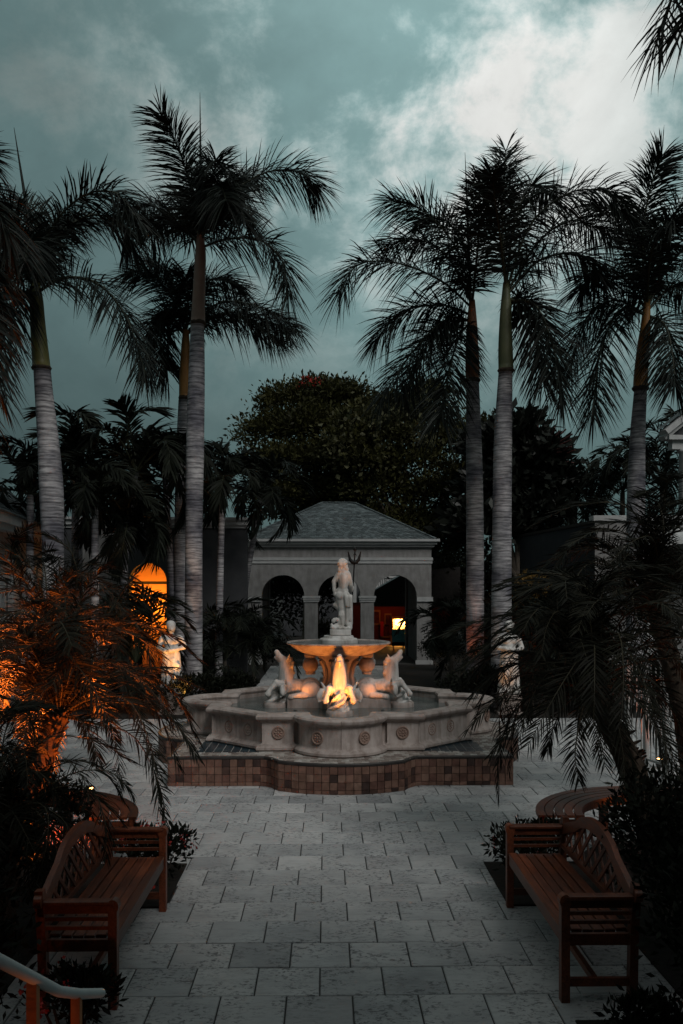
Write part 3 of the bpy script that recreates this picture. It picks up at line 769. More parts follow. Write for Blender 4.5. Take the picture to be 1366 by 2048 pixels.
def build_horses():
    pr = []
    c = lambda a, ra, b, rb: pr.append(('c', a, ra, b, rb)); e = lambda p, r_, rot=(0, 0, 0): pr.append(('e', p, r_, rot))
    # local: x outward, z up (world heights)
    e((.45, 0, 1.06), (.17, .15, .13)); c((.47, 0, 1.03), .125, (.74, 0, 1.05), .125)
    c((.74, 0, 1.05), .135, (.84, 0, 1.12), .115); e((.86, 0, 1.06), (.10, .12, .12))
    c((.82, 0, 1.14), .125, (.835, 0, 1.33), .10); c((.835, 0, 1.33), .10, (.85, 0, 1.43), .082)
    c((.85, 0, 1.44), .078, (.93, 0, 1.52), .052); c((.93, 0, 1.52), .052, (.965, 0, 1.585), .040)   # skull to muzzle, thrown up
    c((.90, 0, 1.43), .035, (.985, 0, 1.50), .024)                                                # lower jaw, mouth open
    for s in (-1, 1):
        c((.80, s * .045, 1.47), .024, (.765, s * .06, 1.545), .008)                                 # ears
        e((.90, s * .05, 1.485), (.018, .014, .016))
        c((.80, s * .10, 1.04), .085, (.96, s * .15, 1.12), .055); c((.96, s * .15, 1.12), .048, (1.06, s * .19, 1.01), .034)
        c((1.06, s * .19, 1.01), .036, (1.09, s * .20, .95), .048)                                   # raised forelegs
        e((.43, s * .13, 1.00), (.15, .075, .14)); c((.50, s * .15, .93), .06, (.66, s * .16, .92), .045); c((.66, s * .16, .92), .04, (.74, s * .16, .90), .05)
        for k in range(4):                                                                            # fin feathers at the shoulder
            a = .5 + k * .32
            c((.80, s * .14, 1.0), .03, (.86 + .05 * math.cos(a * 2), s * (.26 + .05 * math.cos(a)), .92 + .09 * k), .016)
        e((.86, s * .27, 1.02), (.045, .06, .10), (s * .5, 0, 0))
    for k in range(7):                                                                                # mane
        z = 1.16 + k * .052; x = .735 + .012 * math.sin(k * 2.2) + max(0, k - 4) * .012
        e((x, .02 * math.sin(k * 1.9), z), (.045, .045, .042))
    c((.42, 0, 1.02), .08, (.30, 0, .92), .06)
    # waves under the forelegs and the block the body lies on
    for arm in range(3):
        prev = None
        for k in range(13):
            t = k / 12; a = arm * 2.094 + t * 4.2; r_ = .165 * (1 - .62 * t); p_ = (.98 + r_ * math.cos(a), r_ * math.sin(a), .77 + .27 * t)
            if prev: c(prev, .036 - .012 * t, p_, .035 - .012 * t)
            prev = p_
    c((.98, 0, .70), .15, (.97, 0, .98), .06)
    proto = None
    spots = [(-90, 'white lit carved sea horse at the front of the fountain, facing the camera'),
             (180, 'carved sea horse rearing to the left in the fountain basin'),
             (0, 'carved sea horse rearing to the right in the fountain basin'),
             (90, 'carved sea horse at the back of the fountain behind the column')]
    body_me = None
    for i, (ang, lab) in enumerate(spots):
        root = thing('horse_sculpture', lab, 'sculpture', (FC.x, FC.y, 0), R(ang), 'carved sea horses round the fountain column')
        if body_me is None:
            b = sculpt('horse', pr, M_MARBLE, root, .010, 2); body_me = b.data
            bl = MB(); bl.lathe([(.20, PZ + .04), (.20, .76), (.195, .80), (.17, .815), (.001, .816)], 32, (.98, 0, 0))
            bl2 = MB(); bl2.box(.30, .80, -.18, .18, PZ + .04, .885)
            m1 = bl.mesh('wave_plinth', M_STONE, True); o2 = bl2.build('body_plinth', M_STONE, root); bevel(o2, .02); m2 = o2.data
            link('wave_plinth', m1, root)
        else:
            link('horse', body_me, root); link('wave_plinth', m1, root); link('body_plinth', m2, root)
build_horses()

def build_statue():
    z0 = 1.747 + .097
    root = thing('fountain_statue', 'pale marble male figure with drapery standing on the fountain bowl', 'statue', (FC.x + .03, FC.y, z0 + .003))
    pr = []
    c = lambda a, ra, b, rb: pr.append(('c', a, ra, b, rb)); e = lambda p, r_, rot=(0, 0, 0): pr.append(('e', p, r_, rot))
    H0 = .085
    def q(X, Y, y=0): return ((X - 660) / 1095, y, (1460 - Y) / 1095 + H0)
    # head turned right
    e(q(708, 335), (.062, .07, .078)); e(q(735, 400), (.045, .05, .05)); e(q(672, 330, -.01), (.055, .065, .06)); e(q(765, 365), (.022, .02, .02))
    for k in range(10):
        a = k * .63; e(q(690 + 55 * math.cos(a), 320 + 60 * math.sin(a), -.04 + .02 * math.sin(k)), (.026, .03, .026))
    for k in range(7): e(q(640 + 8 * math.sin(k * 2), 300 + k * 26, -.035), (.028, .035, .022))
    e(q(770, 430), (.03, .035, .04)); e(q(755, 300), (.03, .04, .03))
    c(q(695, 430), .05, q(700, 480), .055)
    # torso from behind, slightly turned
    c(q(635, 520), .058, q(770, 510), .055); e(q(700, 560), (.098, .07, .085)); e(q(705, 640), (.088, .066, .08)); c(q(703, 640), .08, q(700, 740), .075)
    e(q(690, 800), (.098, .075, .075)); e(q(650, 880, -.025), (.075, .08, .085)); e(q(745, 880, -.02), (.07, .075, .08))
    e(q(700, 600, -.055), (.06, .025, .09)); e(q(745, 590, -.045), (.035, .025, .06), (0, .3, 0))
    # left arm bent back to the hip, right arm forward to the shaft
    c(q(620, 530), .047, q(548, 640, -.02), .038); c(q(548, 640, -.02), .037, q(552, 800, -.03), .027); e(q(560, 850, -.03), (.026, .028, .042))
    c(q(790, 530), .048, q(838, 700, .03), .037); c(q(838, 700, .03), .035, q(845, 800, .10), .026); c(q(845, 800, .10), .026, q(868, 740, .14), .028)
    # legs
    c(q(655, 930), .078, q(680, 1130, .01), .05); c(q(680, 1130, .01), .047, q(672, 1215, -.01), .05); c(q(672, 1215, -.01), .048, q(690, 1400), .028); c(q(690, 1415), .03, q(640, 1435, -.06), .024)
    c(q(750, 930), .075, q(765, 1150, .05), .05); c(q(765, 1150, .05), .047, q(770, 1400, .04), .03); c(q(770, 1420, .04), .03, q(800, 1435, -.03), .024)
    # drapery over the right thigh, hanging down behind
    for k in range(8):
        x = 735 + k * 15; c(q(x, 900 + 20 * math.sin(k * 1.7), -.05 + .015 * math.sin(k * 2.1)), .026, q(x + 4, 1330 + 40 * math.sin(k), .0 + .02 * math.cos(k * 1.9)), .024)
    for k in range(5): c(q(740 + k * 22, 880 + k * 8, -.075), .026, q(760 + k * 14, 1040 + 20 * math.sin(k * 2), -.07), .022)
    c(q(650, 960, .02), .04, q(560, 1040, .0), .03); c(q(560, 1040), .03, q(655, 1120, .03), .035); e(q(600, 1030, .01), (.045, .03, .06))
    # dolphin coiled at the feet
    for k in range(9):
        a = -2.6 + k * .5; r_ = 62 - k * 3; c(q(590 + r_ * math.cos(a), 1345 + r_ * math.sin(a), -.01), .034 - k * .001, q(590 + r_ * math.cos(a + .5), 1345 + r_ * math.sin(a + .5), -.01), .034 - k * .001)
    e(q(545, 1425, -.02), (.06, .05, .035)); c(q(520, 1400, -.02), .03, q(505, 1370, -.02), .018); e(q(610, 1420), (.07, .06, .04))
    c(q(820, 1250, .03), .04, q(815, 1430, .02), .045); e(q(760, 1440, .02), (.09, .06, .03))
    sculpt('figure', pr, M_MARBLE, root, .0085, 2)
    bl = MB(); bl.box(-.165, .16, -.13, .14, 0, .09); bevel(bl.build('block', M_MARBLE, root), .012)
    # trident
    tr = MB(); b0 = Vector(q(862, 1000, .15)); f0 = Vector(q(902, 300, .15)); ax = (f0 - b0).normalized()
    tr.tube([b0 + Vector((0, 0, -.30)), b0, f0, f0 + ax * .19], [.011, .011, .011, .010], 8)
    for s in (-1, 1):
        pts = [f0 + Vector((s * x, 0, z)) for x, z in ((0, -.01), (.035, .002), (.066, .035), (.08, .085), (.10, .165))]
        tr.tube(pts, [.032, .032, .026, .019, .007], 8)
        tr.tube([pts[-2], pts[-2] + Vector((s * .028, 0, .012))], [.010, .003], 6)
    tr.tube([f0 + ax * .10 + Vector((-.03, 0, 0)), f0 + ax * .14, f0 + ax * .10 + Vector((.03, 0, 0))], [.004, .014, .004], 6)
    tr.lathe([(.008, .0), (.028, .025), (.006, .07)], 8, tuple(f0 + ax * .17))
    tr.build('trident', M_IRON, root, True)
build_statue()

def uplight(loc, aim, energy, label, spot=None, size=.05, group='amber garden uplights', color=AMBER, kind='SPOT', r_=.06):
    root = thing('garden_uplight', label, 'lamp', loc, 0, group)
    d = (Vector(aim) - Vector(loc)).normalized(); M = d.to_track_quat('Z', 'Y').to_matrix().to_4x4()
    h = MB(); h.lathe([(r_ * .65, -.10), (r_ * .9, -.08), (r_, .0), (r_ * 1.12, .012), (r_ * 1.12, .03), (r_ * .9, .03), (r_ * .85, .008), (.001, .006)], 18)
    h.v = [tuple(M @ Vector(v) + Vector((0, 0, .10))) for v in h.v]
    h.tube([(0, 0, -.03), (0, 0, .09)], .014, 8); h.build('housing', M_LAMP, root, True)
    l = MB(); l.lathe([(r_ * .84, .010), (.001, .016)], 16, caps=False); l.v = [tuple(M @ Vector(v) + Vector((0, 0, .10))) for v in l.v]
    l.build('lens', M_GLOW, root)
    ld = bpy.data.lights.new('bulb', kind); ld.energy = energy; ld.color = color; ld.shadow_soft_size = size
    if kind == 'SPOT': ld.spot_size = R(spot or 110); ld.spot_blend = .6
    lo = link('bulb', ld, root, Vector((0, 0, .10)) + d * .045); lo.rotation_euler = (-d).to_track_quat('Z', 'Y').to_euler()
    return root
FX, FY = FC.x, FC.y
uplight((FX + .02, FY - 1.58, WATER_Z - .12), (FX, FY - .88, 1.48), 230, 'amber basin lamp in the water before the lit front sea horse', 84, size=.12, group='fountain basin lamps', color=(1, .30, .042), r_=.03)
uplight((FX - .66, FY - .50, WATER_Z - .125), (FX - .44, FY - .02, 1.40), 26, 'amber basin lamp between the front and left sea horses', 74, size=.1, group='fountain basin lamps', r_=.03, color=(1, .27, .035))
uplight((FX + .66, FY - .50, WATER_Z - .125), (FX + .44, FY - .02, 1.40), 26, 'amber basin lamp between the front and right sea horses', 74, size=.1, group='fountain basin lamps', r_=.03, color=(1, .27, .035))

# =================================================================== BUILDINGS
def arch_wall(mb, x0, x1, z0, z1, y0, y1, arches, mi=0, n=16):
    """wall along x with round-arched openings: (centre, width, springing height)"""
    xs = x0
    for (c, w, sp) in sorted(arches):
        r_ = w / 2
        mb.box(xs, c - r_, y0, y1, z0, z1, mi)
        arc = [(c - r_ * math.cos(math.pi * k / n), sp + r_ * math.sin(math.pi * k / n)) for k in range(n + 1)]
        for k in range(n):
            (xa, za), (xb, zb) = arc[k], arc[k + 1]
            mb.add([(xa, y0, za), (xb, y0, zb), (xb, y0, z1), (xa, y0, z1), (xa, y1, za), (xb, y1, zb), (xb, y1, z1), (xa, y1, z1)],
                   [(0, 1, 2, 3), (7, 6, 5, 4), (0, 4, 5, 1), (3, 2, 6, 7)], mi)
        xs = c + r_
    mb.box(xs, x1, y0, y1, z0, z1, mi)
    return mb
def hip_roof(root, x0, x1, y0, y1, z, rise, ridge_half, mat=None, step=.11, wsh=.16):
    """hip roof of single overlapping shingles laid in courses"""
    cx = (x0 + x1) / 2; cy = (y0 + y1) / 2
    A = [Vector((x0, y0, z)), Vector((x1, y0, z)), Vector((x1, y1, z)), Vector((x0, y1, z))]
    hy = max(0, (y1 - y0) / 2 - ((x1 - x0) / 2 - ridge_half))
    B1 = Vector((cx - ridge_half, cy, z + rise)); B2 = Vector((cx + ridge_half, cy, z + rise))
    base = MB(); base.add([*A, B1, B2], [(0, 1, 5, 4), (1, 2, 5), (2, 3, 4, 5), (3, 0, 4), (3, 2, 1, 0)])
    roof = base.build('roof', M_SLATE, root)
    sh = MB()
    for (p, q, r2, r1) in ((A[0], A[1], B2, B1), (A[1], A[2], B2, B2), (A[3], A[0], B1, B1), (A[2], A[3], B1, B2)):
        nrm = (q - p).cross(r1 - p).normalized()
        sl_ = ((r1 + r2) / 2 - (p + q) / 2).length; m = int(sl_ / step)
        for i in range(m):
            t0, t1 = i / m, min(1, (i + 1.35) / m)
            a0, b0 = p.lerp(r1, t0), q.lerp(r2, t0); a1, b1 = p.lerp(r1, t1), q.lerp(r2, t1)
            k = max(1, int((b0 - a0).length / wsh)); off_ = random.random()
            for j in range(k):
                s0 = (j + (0 if j == 0 else off_ * .3)) / k; s1 = (j + 1 + (0 if j == k - 1 else off_ * .3)) / k - .004
                th = .022 + random.uniform(-.006, .006)
                vs = [a0.lerp(b0, s0) + nrm * th, a0.lerp(b0, s1) + nrm * th, a1.lerp(b1, s1) + nrm * .006, a1.lerp(b1, s0) + nrm * .006, a0.lerp(b0, s0) - nrm * .01, a0.lerp(b0, s1) - nrm * .01]
                sh.add(vs, [(0, 1, 2, 3), (4, 5, 1, 0)])
    tag(sh.build('shingle', M_SLATE, roof), kind='stuff')
    rg = MB()
    for a, b in ((A[0], B1), (A[1], B2), (A[2], B2), (A[3], B1), (B1, B2)):
        k = max(2, int((b - a).length / .22))
        for i in range(k):
            rg.bar(a.lerp(b, i / k) + Vector((0, 0, .035)), a.lerp(b, (i + .95) / k) + Vector((0, 0, .028)), .13, .03)
    rg.build('ridge_tile', M_SLATE, roof)
    return roof

def build_pavilion():
    D = 29.75; o = PX(678, D); s = D / F_PX
    root = thing('arcade_pavilion', 'grey arcaded pavilion with slate hip roof behind the fountain', 'pavilion', o, -YAW * .2)
    Z = lambda y: CAM_H - (y - HOR) * s
    X = lambda x: (x - 678) * s
    dep = 4.6; th = .42
    arches = [(X(566), 86 * s, Z(1193)), (X(678.5), 86 * s, Z(1193)), (X(791), 86 * s, Z(1193))]
    arch_wall(MB(), X(493), X(863), 0, Z(1083), 0, th, arches).build('front_wall', M_STUCCO, root)
    rw = MB(); rw.box(X(493), X(493) + .5, dep - th, dep, 0, Z(1083)); rw.box(X(863) - .5, X(863), dep - th, dep, 0, Z(1083)); rw.box(X(493) + .5, X(863) - .5, dep - th, dep, Z(1140), Z(1083)); rw.build('rear_wall', M_STUCCO, root)
    for x0, x1 in ((X(493), X(493) + th), (X(863) - th, X(863))):
        MB().box(x0 + .001, x1 - .001, th, dep - th, 0, Z(1083)).build('side_wall', M_STUCCO, root)
    MB().box(X(493), X(863), 0, dep, -.03, .02).build('pavilion_floor', M_JOINT, root)
    MB().box(X(494), X(862), .01, dep - .01, Z(1100), Z(1097)).build('ceiling', M_STUCCO, root)
    # trim
    def ring(z0, z1, out, name, x0=X(493), x1=X(863)):
        b = MB(); b.box(x0 - out, x1 + out, -out, -.001, z0, z1); b.box(x0 - out, x1 + out, dep + .001, dep + out, z0, z1)
        b.box(x0 - out, x0 - .001, -.001, dep + .001, z0, z1); b.box(x1 + .001, x1 + out, -.001, dep + .001, z0, z1); b.build(name, M_WHITE, root)
    ring(Z(1127), Z(1121), .03, 'string_course'); ring(Z(1121) + .002, Z(1115), .05, 'string_course')
    ring(Z(1094), Z(1089), .10, 'cornice'); ring(Z(1089) + .002, Z(1083.5), .18, 'cornice'); ring(Z(1083.5) + .002, Z(1078.5), .26, 'cornice')
    for xa, xb in ((609, 636), (721.5, 748)):
        for (w, z0, z1) in ((.03, Z(1204), Z(1200)), (.05, Z(1200) + .002, Z(1196)), (.07, Z(1196) + .002, Z(1192))):
            MB().box(X(xa) - w, X(xb) + w, -w, th + w, z0, z1).build('capital', M_WHITE, root)
        b = MB(); b.box(X(xa) - .05, X(xb) + .05, -.05, th + .05, .02, .16); b.build('pier_base', M_WHITE, root)
    for xa, xb in ((493, 523), (834, 863)):
        b = MB(); b.box(X(xa) - .05, X(xb) + .05, -.05, -.001, .02, .16); b.build('pier_base', M_WHITE, root)
        e = -.05 if xa < 600 else .05
        MB().box(X(xa) + (0 if xa > 600 else -.05), X(xb) + (.05 if xa > 600 else 0), -.05, -.001, Z(1203), Z(1194)).build('capital', M_WHITE, root)
    hip_roof(root, X(493) - .12, X(863) + .12, -.12, dep + .12, Z(1078.5) + .002, Z(993) - Z(1078.5), X(713) - X(678))
    return root
build_pavilion()

def window(root, x, z, w, h, y, mat_f=M_WHITE, nx=2, nz=3, lit=None):
    f = MB(); t = .07
    f.box(x - w / 2 - t, x + w / 2 + t, y - .06, y - .002, z + h, z + h + t); f.box(x - w / 2 - t, x + w / 2 + t, y - .08, y - .002, z - t, z)
    f.box(x - w / 2 - t, x - w / 2, y - .06, y - .002, z + .001, z + h - .001); f.box(x + w / 2, x + w / 2 + t, y - .06, y - .002, z + .001, z + h - .001)
    for i in range(1, nx): f.box(x - w / 2 + w * i / nx - .02, x - w / 2 + w * i / nx + .02, y - .04, y - .006, z + .001, z + h - .001)
    for i in range(1, nz): f.box(x - w / 2, x + w / 2, y - .037, y - .008, z + h * i / nz - .015, z + h * i / nz + .015)
    o = f.build('window', mat_f, root)
    MG = material('dark_pane', (.015, .02, .022), rough=.08, spec=.6)
    MB().box(x - w / 2, x + w / 2, y - .005, y - .001, z, z + h).build('pane', lit or MG, o)
    return o

def build_left_wall():
    D = 25.0; s = D / F_PX; o = PX(330, D)
    Z = lambda y: CAM_H - (y - HOR) * s; X = lambda x: (x - 330) * s
    root = thing('arcade_wall', 'grey wall with an amber lit round arch behind the left palms', 'wall', o, R(2))
    w = arch_wall(MB(), X(60), X(494), 0, Z(1050), 0, .4, [(X(296), 74 * s, Z(1163))])
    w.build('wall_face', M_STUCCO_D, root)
    # niche behind the arch
    n = MB(); a, b = X(252), X(340)
    n.box(a, b, 1.5, 1.6, 0, Z(1090)); n.box(a - .1, a, .4, 1.6, 0, Z(1090)); n.box(b, b + .1, .4, 1.6, 0, Z(1090)); n.box(a, b, .4, 1.5, Z(1090), Z(1086))
    n.build('niche', M_ORANGE, root)
    MB().box(a, b, .9, .96, Z(1168), Z(1162)).build('niche_rail', M_STUCCO_D, root)
    # blind arch panel, slightly proud and paler
    bl = MB(); poly = [(X(168), 0.02), (X(242), .02)] + [(X(205) + 37 * s * math.cos(t), Z(1096) + 37 * s * math.sin(t)) for t in np.linspace(0, math.pi, 20)]
    bl.prism(poly, 0, .03, 0, Matrix.Translation((0, -.001, 0)) @ Matrix.Rotation(R(90), 4, 'X')); bl.build('blind_arch', M_STUCCO, root)
    for (z0, z1, out) in ((Z(1056), Z(1050), .05), (Z(1050) + .002, Z(1040), .12), (Z(1040) + .002, Z(1035), .2)):
        MB().box(X(60) - out, X(494) + out, -out, .4 + out, z0, z1).build('coping', M_WHITE, root)
    ld = bpy.data.lights.new('niche_bulb', 'POINT'); ld.energy = 90; ld.color = (1, .36, .05); ld.shadow_soft_size = .12
    link('niche_bulb', ld, root, (X(290), .75, Z(1215)))
    lm = MB(); lm.lathe([(.05, -.12), (.11, -.02), (.12, .03), (.02, .05)], 16, (X(290), .75, Z(1215) - .2)); lm.build('niche_lamp', M_LAMP, root)
build_left_wall()

def build_left_house():
    # receding wing at the far left edge
    a = P(-60, 1180, 15.5); b = P(86, 1180, 22.0); a.z = b.z = 0
    t = (b - a); L_ = t.length; ang = math.atan2(t.y, t.x)
    root = thing('garden_wing', 'low wing with slate roof and white cornice at the left edge', 'building', a, ang)
    zc = CAM_H + (HOR - 1062) / F_PX * 22.0   # top of wall at the far end
    MB().box(0, L_, 0, 3, 0, zc - .3).build('wall_face', M_STUCCO, root)
    MB().box(-.2, L_ + .25, -.22, 3.2, zc - .3, zc - .18).build('cornice', M_WHITE, root); MB().box(-.25, L_ + .3, -.3, 3.3, zc - .178, zc).build('cornice', M_WHITE, root)
    MB().box(-.05, L_ + .05, -.06, -.001, zc - 1.15, zc - .95).build('string_course', M_WHITE, root)
    MB().box(-.05, L_ + .05, -.10, -.001, zc - .948, zc - .85).build('string_course', M_WHITE, root)
    for i in range(5):
        x = .5 + i * (L_ - .6) / 5
        MB().box(x, x + .28, -.12, -.001, 0, zc - 1.152).build('pilaster', M_WHITE, root)
        window(root, x + .28 + (L_ / 5 - .3) / 2, .9, .7, zc - 2.15, 0, nz=4)
    hip_roof(root, -.3, L_ + .35, -.35, 3.3, zc + .002, 1.5, L_ / 2 - 1.7, step=.14, wsh=.22)
build_left_house()

def build_right_side():
    # pale end wall and the dark wall running back beside it
    D = 24.5; s = D / F_PX; o = PX(1190, D)
    Z = lambda y: CAM_H - (y - HOR) * s
    root = thing('garden_wall', 'pale rendered wall with white coping at the right behind palms', 'wall', o, R(-3))
    MB().box(0, 4.2, 0, .4, 0, Z(1042)).build('wall_face', M_STUCCO, root)
    MB().box(-.05, 4.3, -.06, .46, Z(1042) + .002, Z(1031)).build('coping', M_WHITE, root)
    e = PX(1040, 31.0); root2 = thing('shaded_wall', 'dark slate coloured wall running back from the pale wall', 'wall', o + Vector((-.002, .03, 0)), 0)
    dv = e - o; M = Matrix.Rotation(math.atan2(dv.y, dv.x), 4, 'Z')
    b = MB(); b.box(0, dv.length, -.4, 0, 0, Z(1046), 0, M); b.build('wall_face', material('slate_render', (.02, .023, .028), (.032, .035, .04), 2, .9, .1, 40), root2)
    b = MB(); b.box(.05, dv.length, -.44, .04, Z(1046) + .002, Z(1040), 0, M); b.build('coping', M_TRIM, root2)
    # gabled house at the right edge
    D = 27.0; s = D / F_PX; o = PX(1366, D); Z = lambda y: CAM_H - (y - HOR) * s; X = lambda x: (x - 1366) * s
    h = thing('gabled_house', 'white gabled house with pediment and column at the right edge', 'house', o, R(4))
    x0 = X(1322); xm = X(1322) + 2.2; x1 = 2 * xm - x0; ze = Z(868); zp = ze + 1.75
    g = MB(); g.prism([(x0 + .35, ze), (x1 - .35, ze), (xm, zp - .25)], 0, .3, 0, Matrix.Rotation(R(90), 4, 'X') @ Matrix.Translation((0, 0, -.32)))
    g.build('tympanum', M_STUCCO_D, h)
    for a, b in (((x0, ze), (xm, zp)), ((xm, zp), (x1, ze))):
        for (w, hh, y) in ((.5, .16, -.1), (.34, .14, -.04)):
            dz = 0 if w > .4 else -.16
            MB().bar((a[0], y, a[1] + dz), (b[0], y, b[1] + dz), w, hh).build('raking_cornice', M_WHITE, h)
    MB().box(x0 + .1, x1 - .1, -.3, .1, ze - .22, ze - .08).build('cornice', M_WHITE, h); MB().box(x0 + .25, x1 - .25, -.18, .1, ze - .5, ze - .222).build('entablature', M_WHITE, h)
    for x in (X(1359) + .1, X(1359) + 1.3):
        c = MB(); c.lathe([(.22, .02), (.22, .12), (.17, .16), (.165, ze * .4), (.14, ze - .62), (.19, ze - .58), (.21, ze - .502)], 24, (x, -.05, 0)); c.build('column', M_WHITE, h, True)
    MB().box(x0 + 1.3, x1 - .5, 1.2, 1.5, 0, ze - .25).build('wall_face', M_STUCCO, h)
    rf = MB(); rf.add([(x0 - .1, -.25, ze + .12), (xm, -.25, zp + .14), (xm, .35, zp + .14), (x0 - .1, .35, ze + .12), (x1 + .1, -.25, ze + .12), (x1 + .1, .35, ze + .12)], [(0, 1, 2, 3), (1, 4, 5, 2)]); rf.build('roof', M_SLATE, h)
    # lower roof that meets the pale wall at the edge
    D = 22.5; s = D / F_PX; o = PX(1366, D); Z = lambda y: CAM_H - (y - HOR) * s
    r_ = thing('side_porch', 'low porch with sloping pale roof at the right edge', 'porch', o, R(0))
    MB().add([(-1.0, 0, Z(1098)), (2.5, 0, Z(1060)), (2.5, 1.6, Z(1030)), (-.35, 1.6, Z(1045)), (-1.0, 0, Z(1090)), (2.5, 0, Z(1052)), (2.5, 1.6, Z(1022)), (-.35, 1.6, Z(1037))],
             [(3, 2, 1, 0), (4, 5, 6, 7), (0, 1, 5, 4), (1, 2, 6, 5), (2, 3, 7, 6), (3, 0, 4, 7)]).build('roof', M_WHITE, r_)
    for x in (-.8, 1.0): MB().box(x - .1, x + .1, .1, .3, 0, Z(1104)).build('post', M_WHITE, r_)
build_right_side()

def build_far_house():
    """what shows through the pavilion arches: a lit shop front and a white balcony"""
    D = 40.0; s = D / F_PX; o = PX(790, D); Z = lambda y: CAM_H - (y - HOR) * s; X = lambda x: (x - 790) * s
    root = thing('lit_shop', 'red walled shop front with a bright doorway seen through the right arch', 'building', o)
    MR = material('red_plaster', (.16, .03, .018), (.22, .05, .03), 2, .8, .1)
    w = MB(); dw0, dw1 = X(786), X(812)
    w.box(X(690), dw0, 0, .3, 0, Z(1205)); w.box(dw1, X(900), 0, .3, 0, Z(1205)); w.box(dw0, dw1, 0, .3, Z(1238), Z(1205))
    w.build('wall_face', MR, root)
    rm = MB(); rm.box(dw0 - .4, dw1 + .4, 2.4, 2.5, 0, Z(1225)); rm.box(dw0 - .5, dw0 - .4, .3, 2.5, 0, Z(1225)); rm.box(dw1 + .4, dw1 + .5, .3, 2.5, 0, Z(1225)); rm.box(dw0 - .5, dw1 + .5, .3, 2.5, Z(1225), Z(1222))
    rm.build('lit_room', material('cream_plaster', (.7, .6, .4), rough=.8), root)
    f = MB(); f.box(dw0 - .12, dw0, -.05, .31, 0, Z(1238) + .12); f.box(dw1, dw1 + .12, -.05, .31, 0, Z(1238) + .12); f.box(dw0, dw1, -.05, .31, Z(1238) + .001, Z(1238) + .12); f.build('door_frame', material('ochre_wood', (.4, .2, .06), rough=.6), root)
    for k, (x, y, w_, h_) in enumerate(((776, 1240, .16, .30), (771, 1262, .2, .3), (779, 1262, .14, .2), (752, 1235, .2, .35))):
        fr = MB(); fr.box(X(x) - w_, X(x) + w_, -.05, -.001, Z(y) - h_, Z(y) + h_); fo = fr.build('picture_frame', material('gilt', (.35, .18, .06), rough=.5), root)
        MB().box(X(x) - w_ * .7, X(x) + w_ * .7, -.056, -.051, Z(y) - h_ * .75, Z(y) + h_ * .75).build('picture', material('dark_print', (.2, .05, .03), (.05, .02, .02), 4), fo)
    ld = bpy.data.lights.new('shop_bulb', 'POINT'); ld.energy = 520; ld.color = (1, .5, .12); ld.shadow_soft_size = .2; link('shop_bulb', ld, root, (X(802), 1.2, Z(1240)))
    lm = MB(); lm.lathe([(.10, -.16), (.22, -.1), (.22, .1), (.1, .16)], 16, (X(803), .8, Z(1246))); lm.build('shop_lamp', material('shop_glow', (1, .7, .3), emis=((1, .62, .2), 9)), root)
    ld = bpy.data.lights.new('wall_bulb', 'POINT'); ld.energy = 10; ld.color = (1, .25, .08); ld.shadow_soft_size = .2; link('wall_bulb', ld, root, (X(772), -1.2, Z(1215)))
    rf = MB(); rf.prism([(X(725), Z(1212)), (X(910), Z(1212)), (X(910), Z(1135)), (X(806), Z(1146)), (X(725), Z(1192))], -.4, 1.6, 0, Matrix.Rotation(R(90), 4, 'X')); rf.build('canopy', M_TRIM, root)
    MB().box(X(763) - .07, X(763) + .07, -.3, -.2, Z(1272), Z(1243)).build('red_glow_panel', material('glow_red', (.5, .02, .015), rough=.7), root)  # panel standing for a vase, its red glow put into the colour
    # teal board on a stand in front of the doorway
    D = 37; s = D / F_PX; o2 = PX(797, D); Z = lambda y: CAM_H - (y - HOR) * s
    bd = thing('teal_board', 'teal painted board standing before the lit doorway', 'board', o2)
    hw = 13 * s
    MB().box(-hw, hw, 0, .05, Z(1292), Z(1258)).build('panel', material('teal_paint', (.07, .26, .28), (.10, .32, .33), 3, .5), bd)
    MB().box(-hw, hw, .0, .05, .35, Z(1292) - .004).build('lower_panel', material('grey_paint', (.28, .32, .32), rough=.6), bd)
    for x in (-hw + .05, hw - .1): MB().box(x, x + .05, .051, .09, 0, Z(1262)).build('leg', M_LAMP, bd)
    # white balcony house further back
    D = 46; s = D / F_PX; o3 = PX(750, D); Z = lambda y: CAM_H - (y - HOR) * s; X = lambda x: (x - 750) * s
    h = thing('balcony_house', 'white balconied house glimpsed through the pavilion arches', 'house', o3)
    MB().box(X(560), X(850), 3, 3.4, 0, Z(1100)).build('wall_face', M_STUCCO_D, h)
    bal = MB(); bal.box(X(725), X(830), -.2, 0, Z(1178), Z(1173)); bal.box(X(725), X(830), -.2, 0, Z(1156), Z(1152)); bal.box(X(725), X(830), -.4, 3, Z(1190), Z(1178) - .002)
    bal.build('balcony', M_WHITE, h)
    for i in range(24): MB().box(X(727) + i * 4.3 * s, X(727) + i * 4.3 * s + .07, -.14, -.06, Z(1173) + .002, Z(1156) - .002).build('baluster', M_WHITE, h)
    for x in (708, 724): MB().box(X(x) - .12, X(x) + .12, -.2, .1, 0, Z(1120)).build('column', M_WHITE, h)
build_far_house()

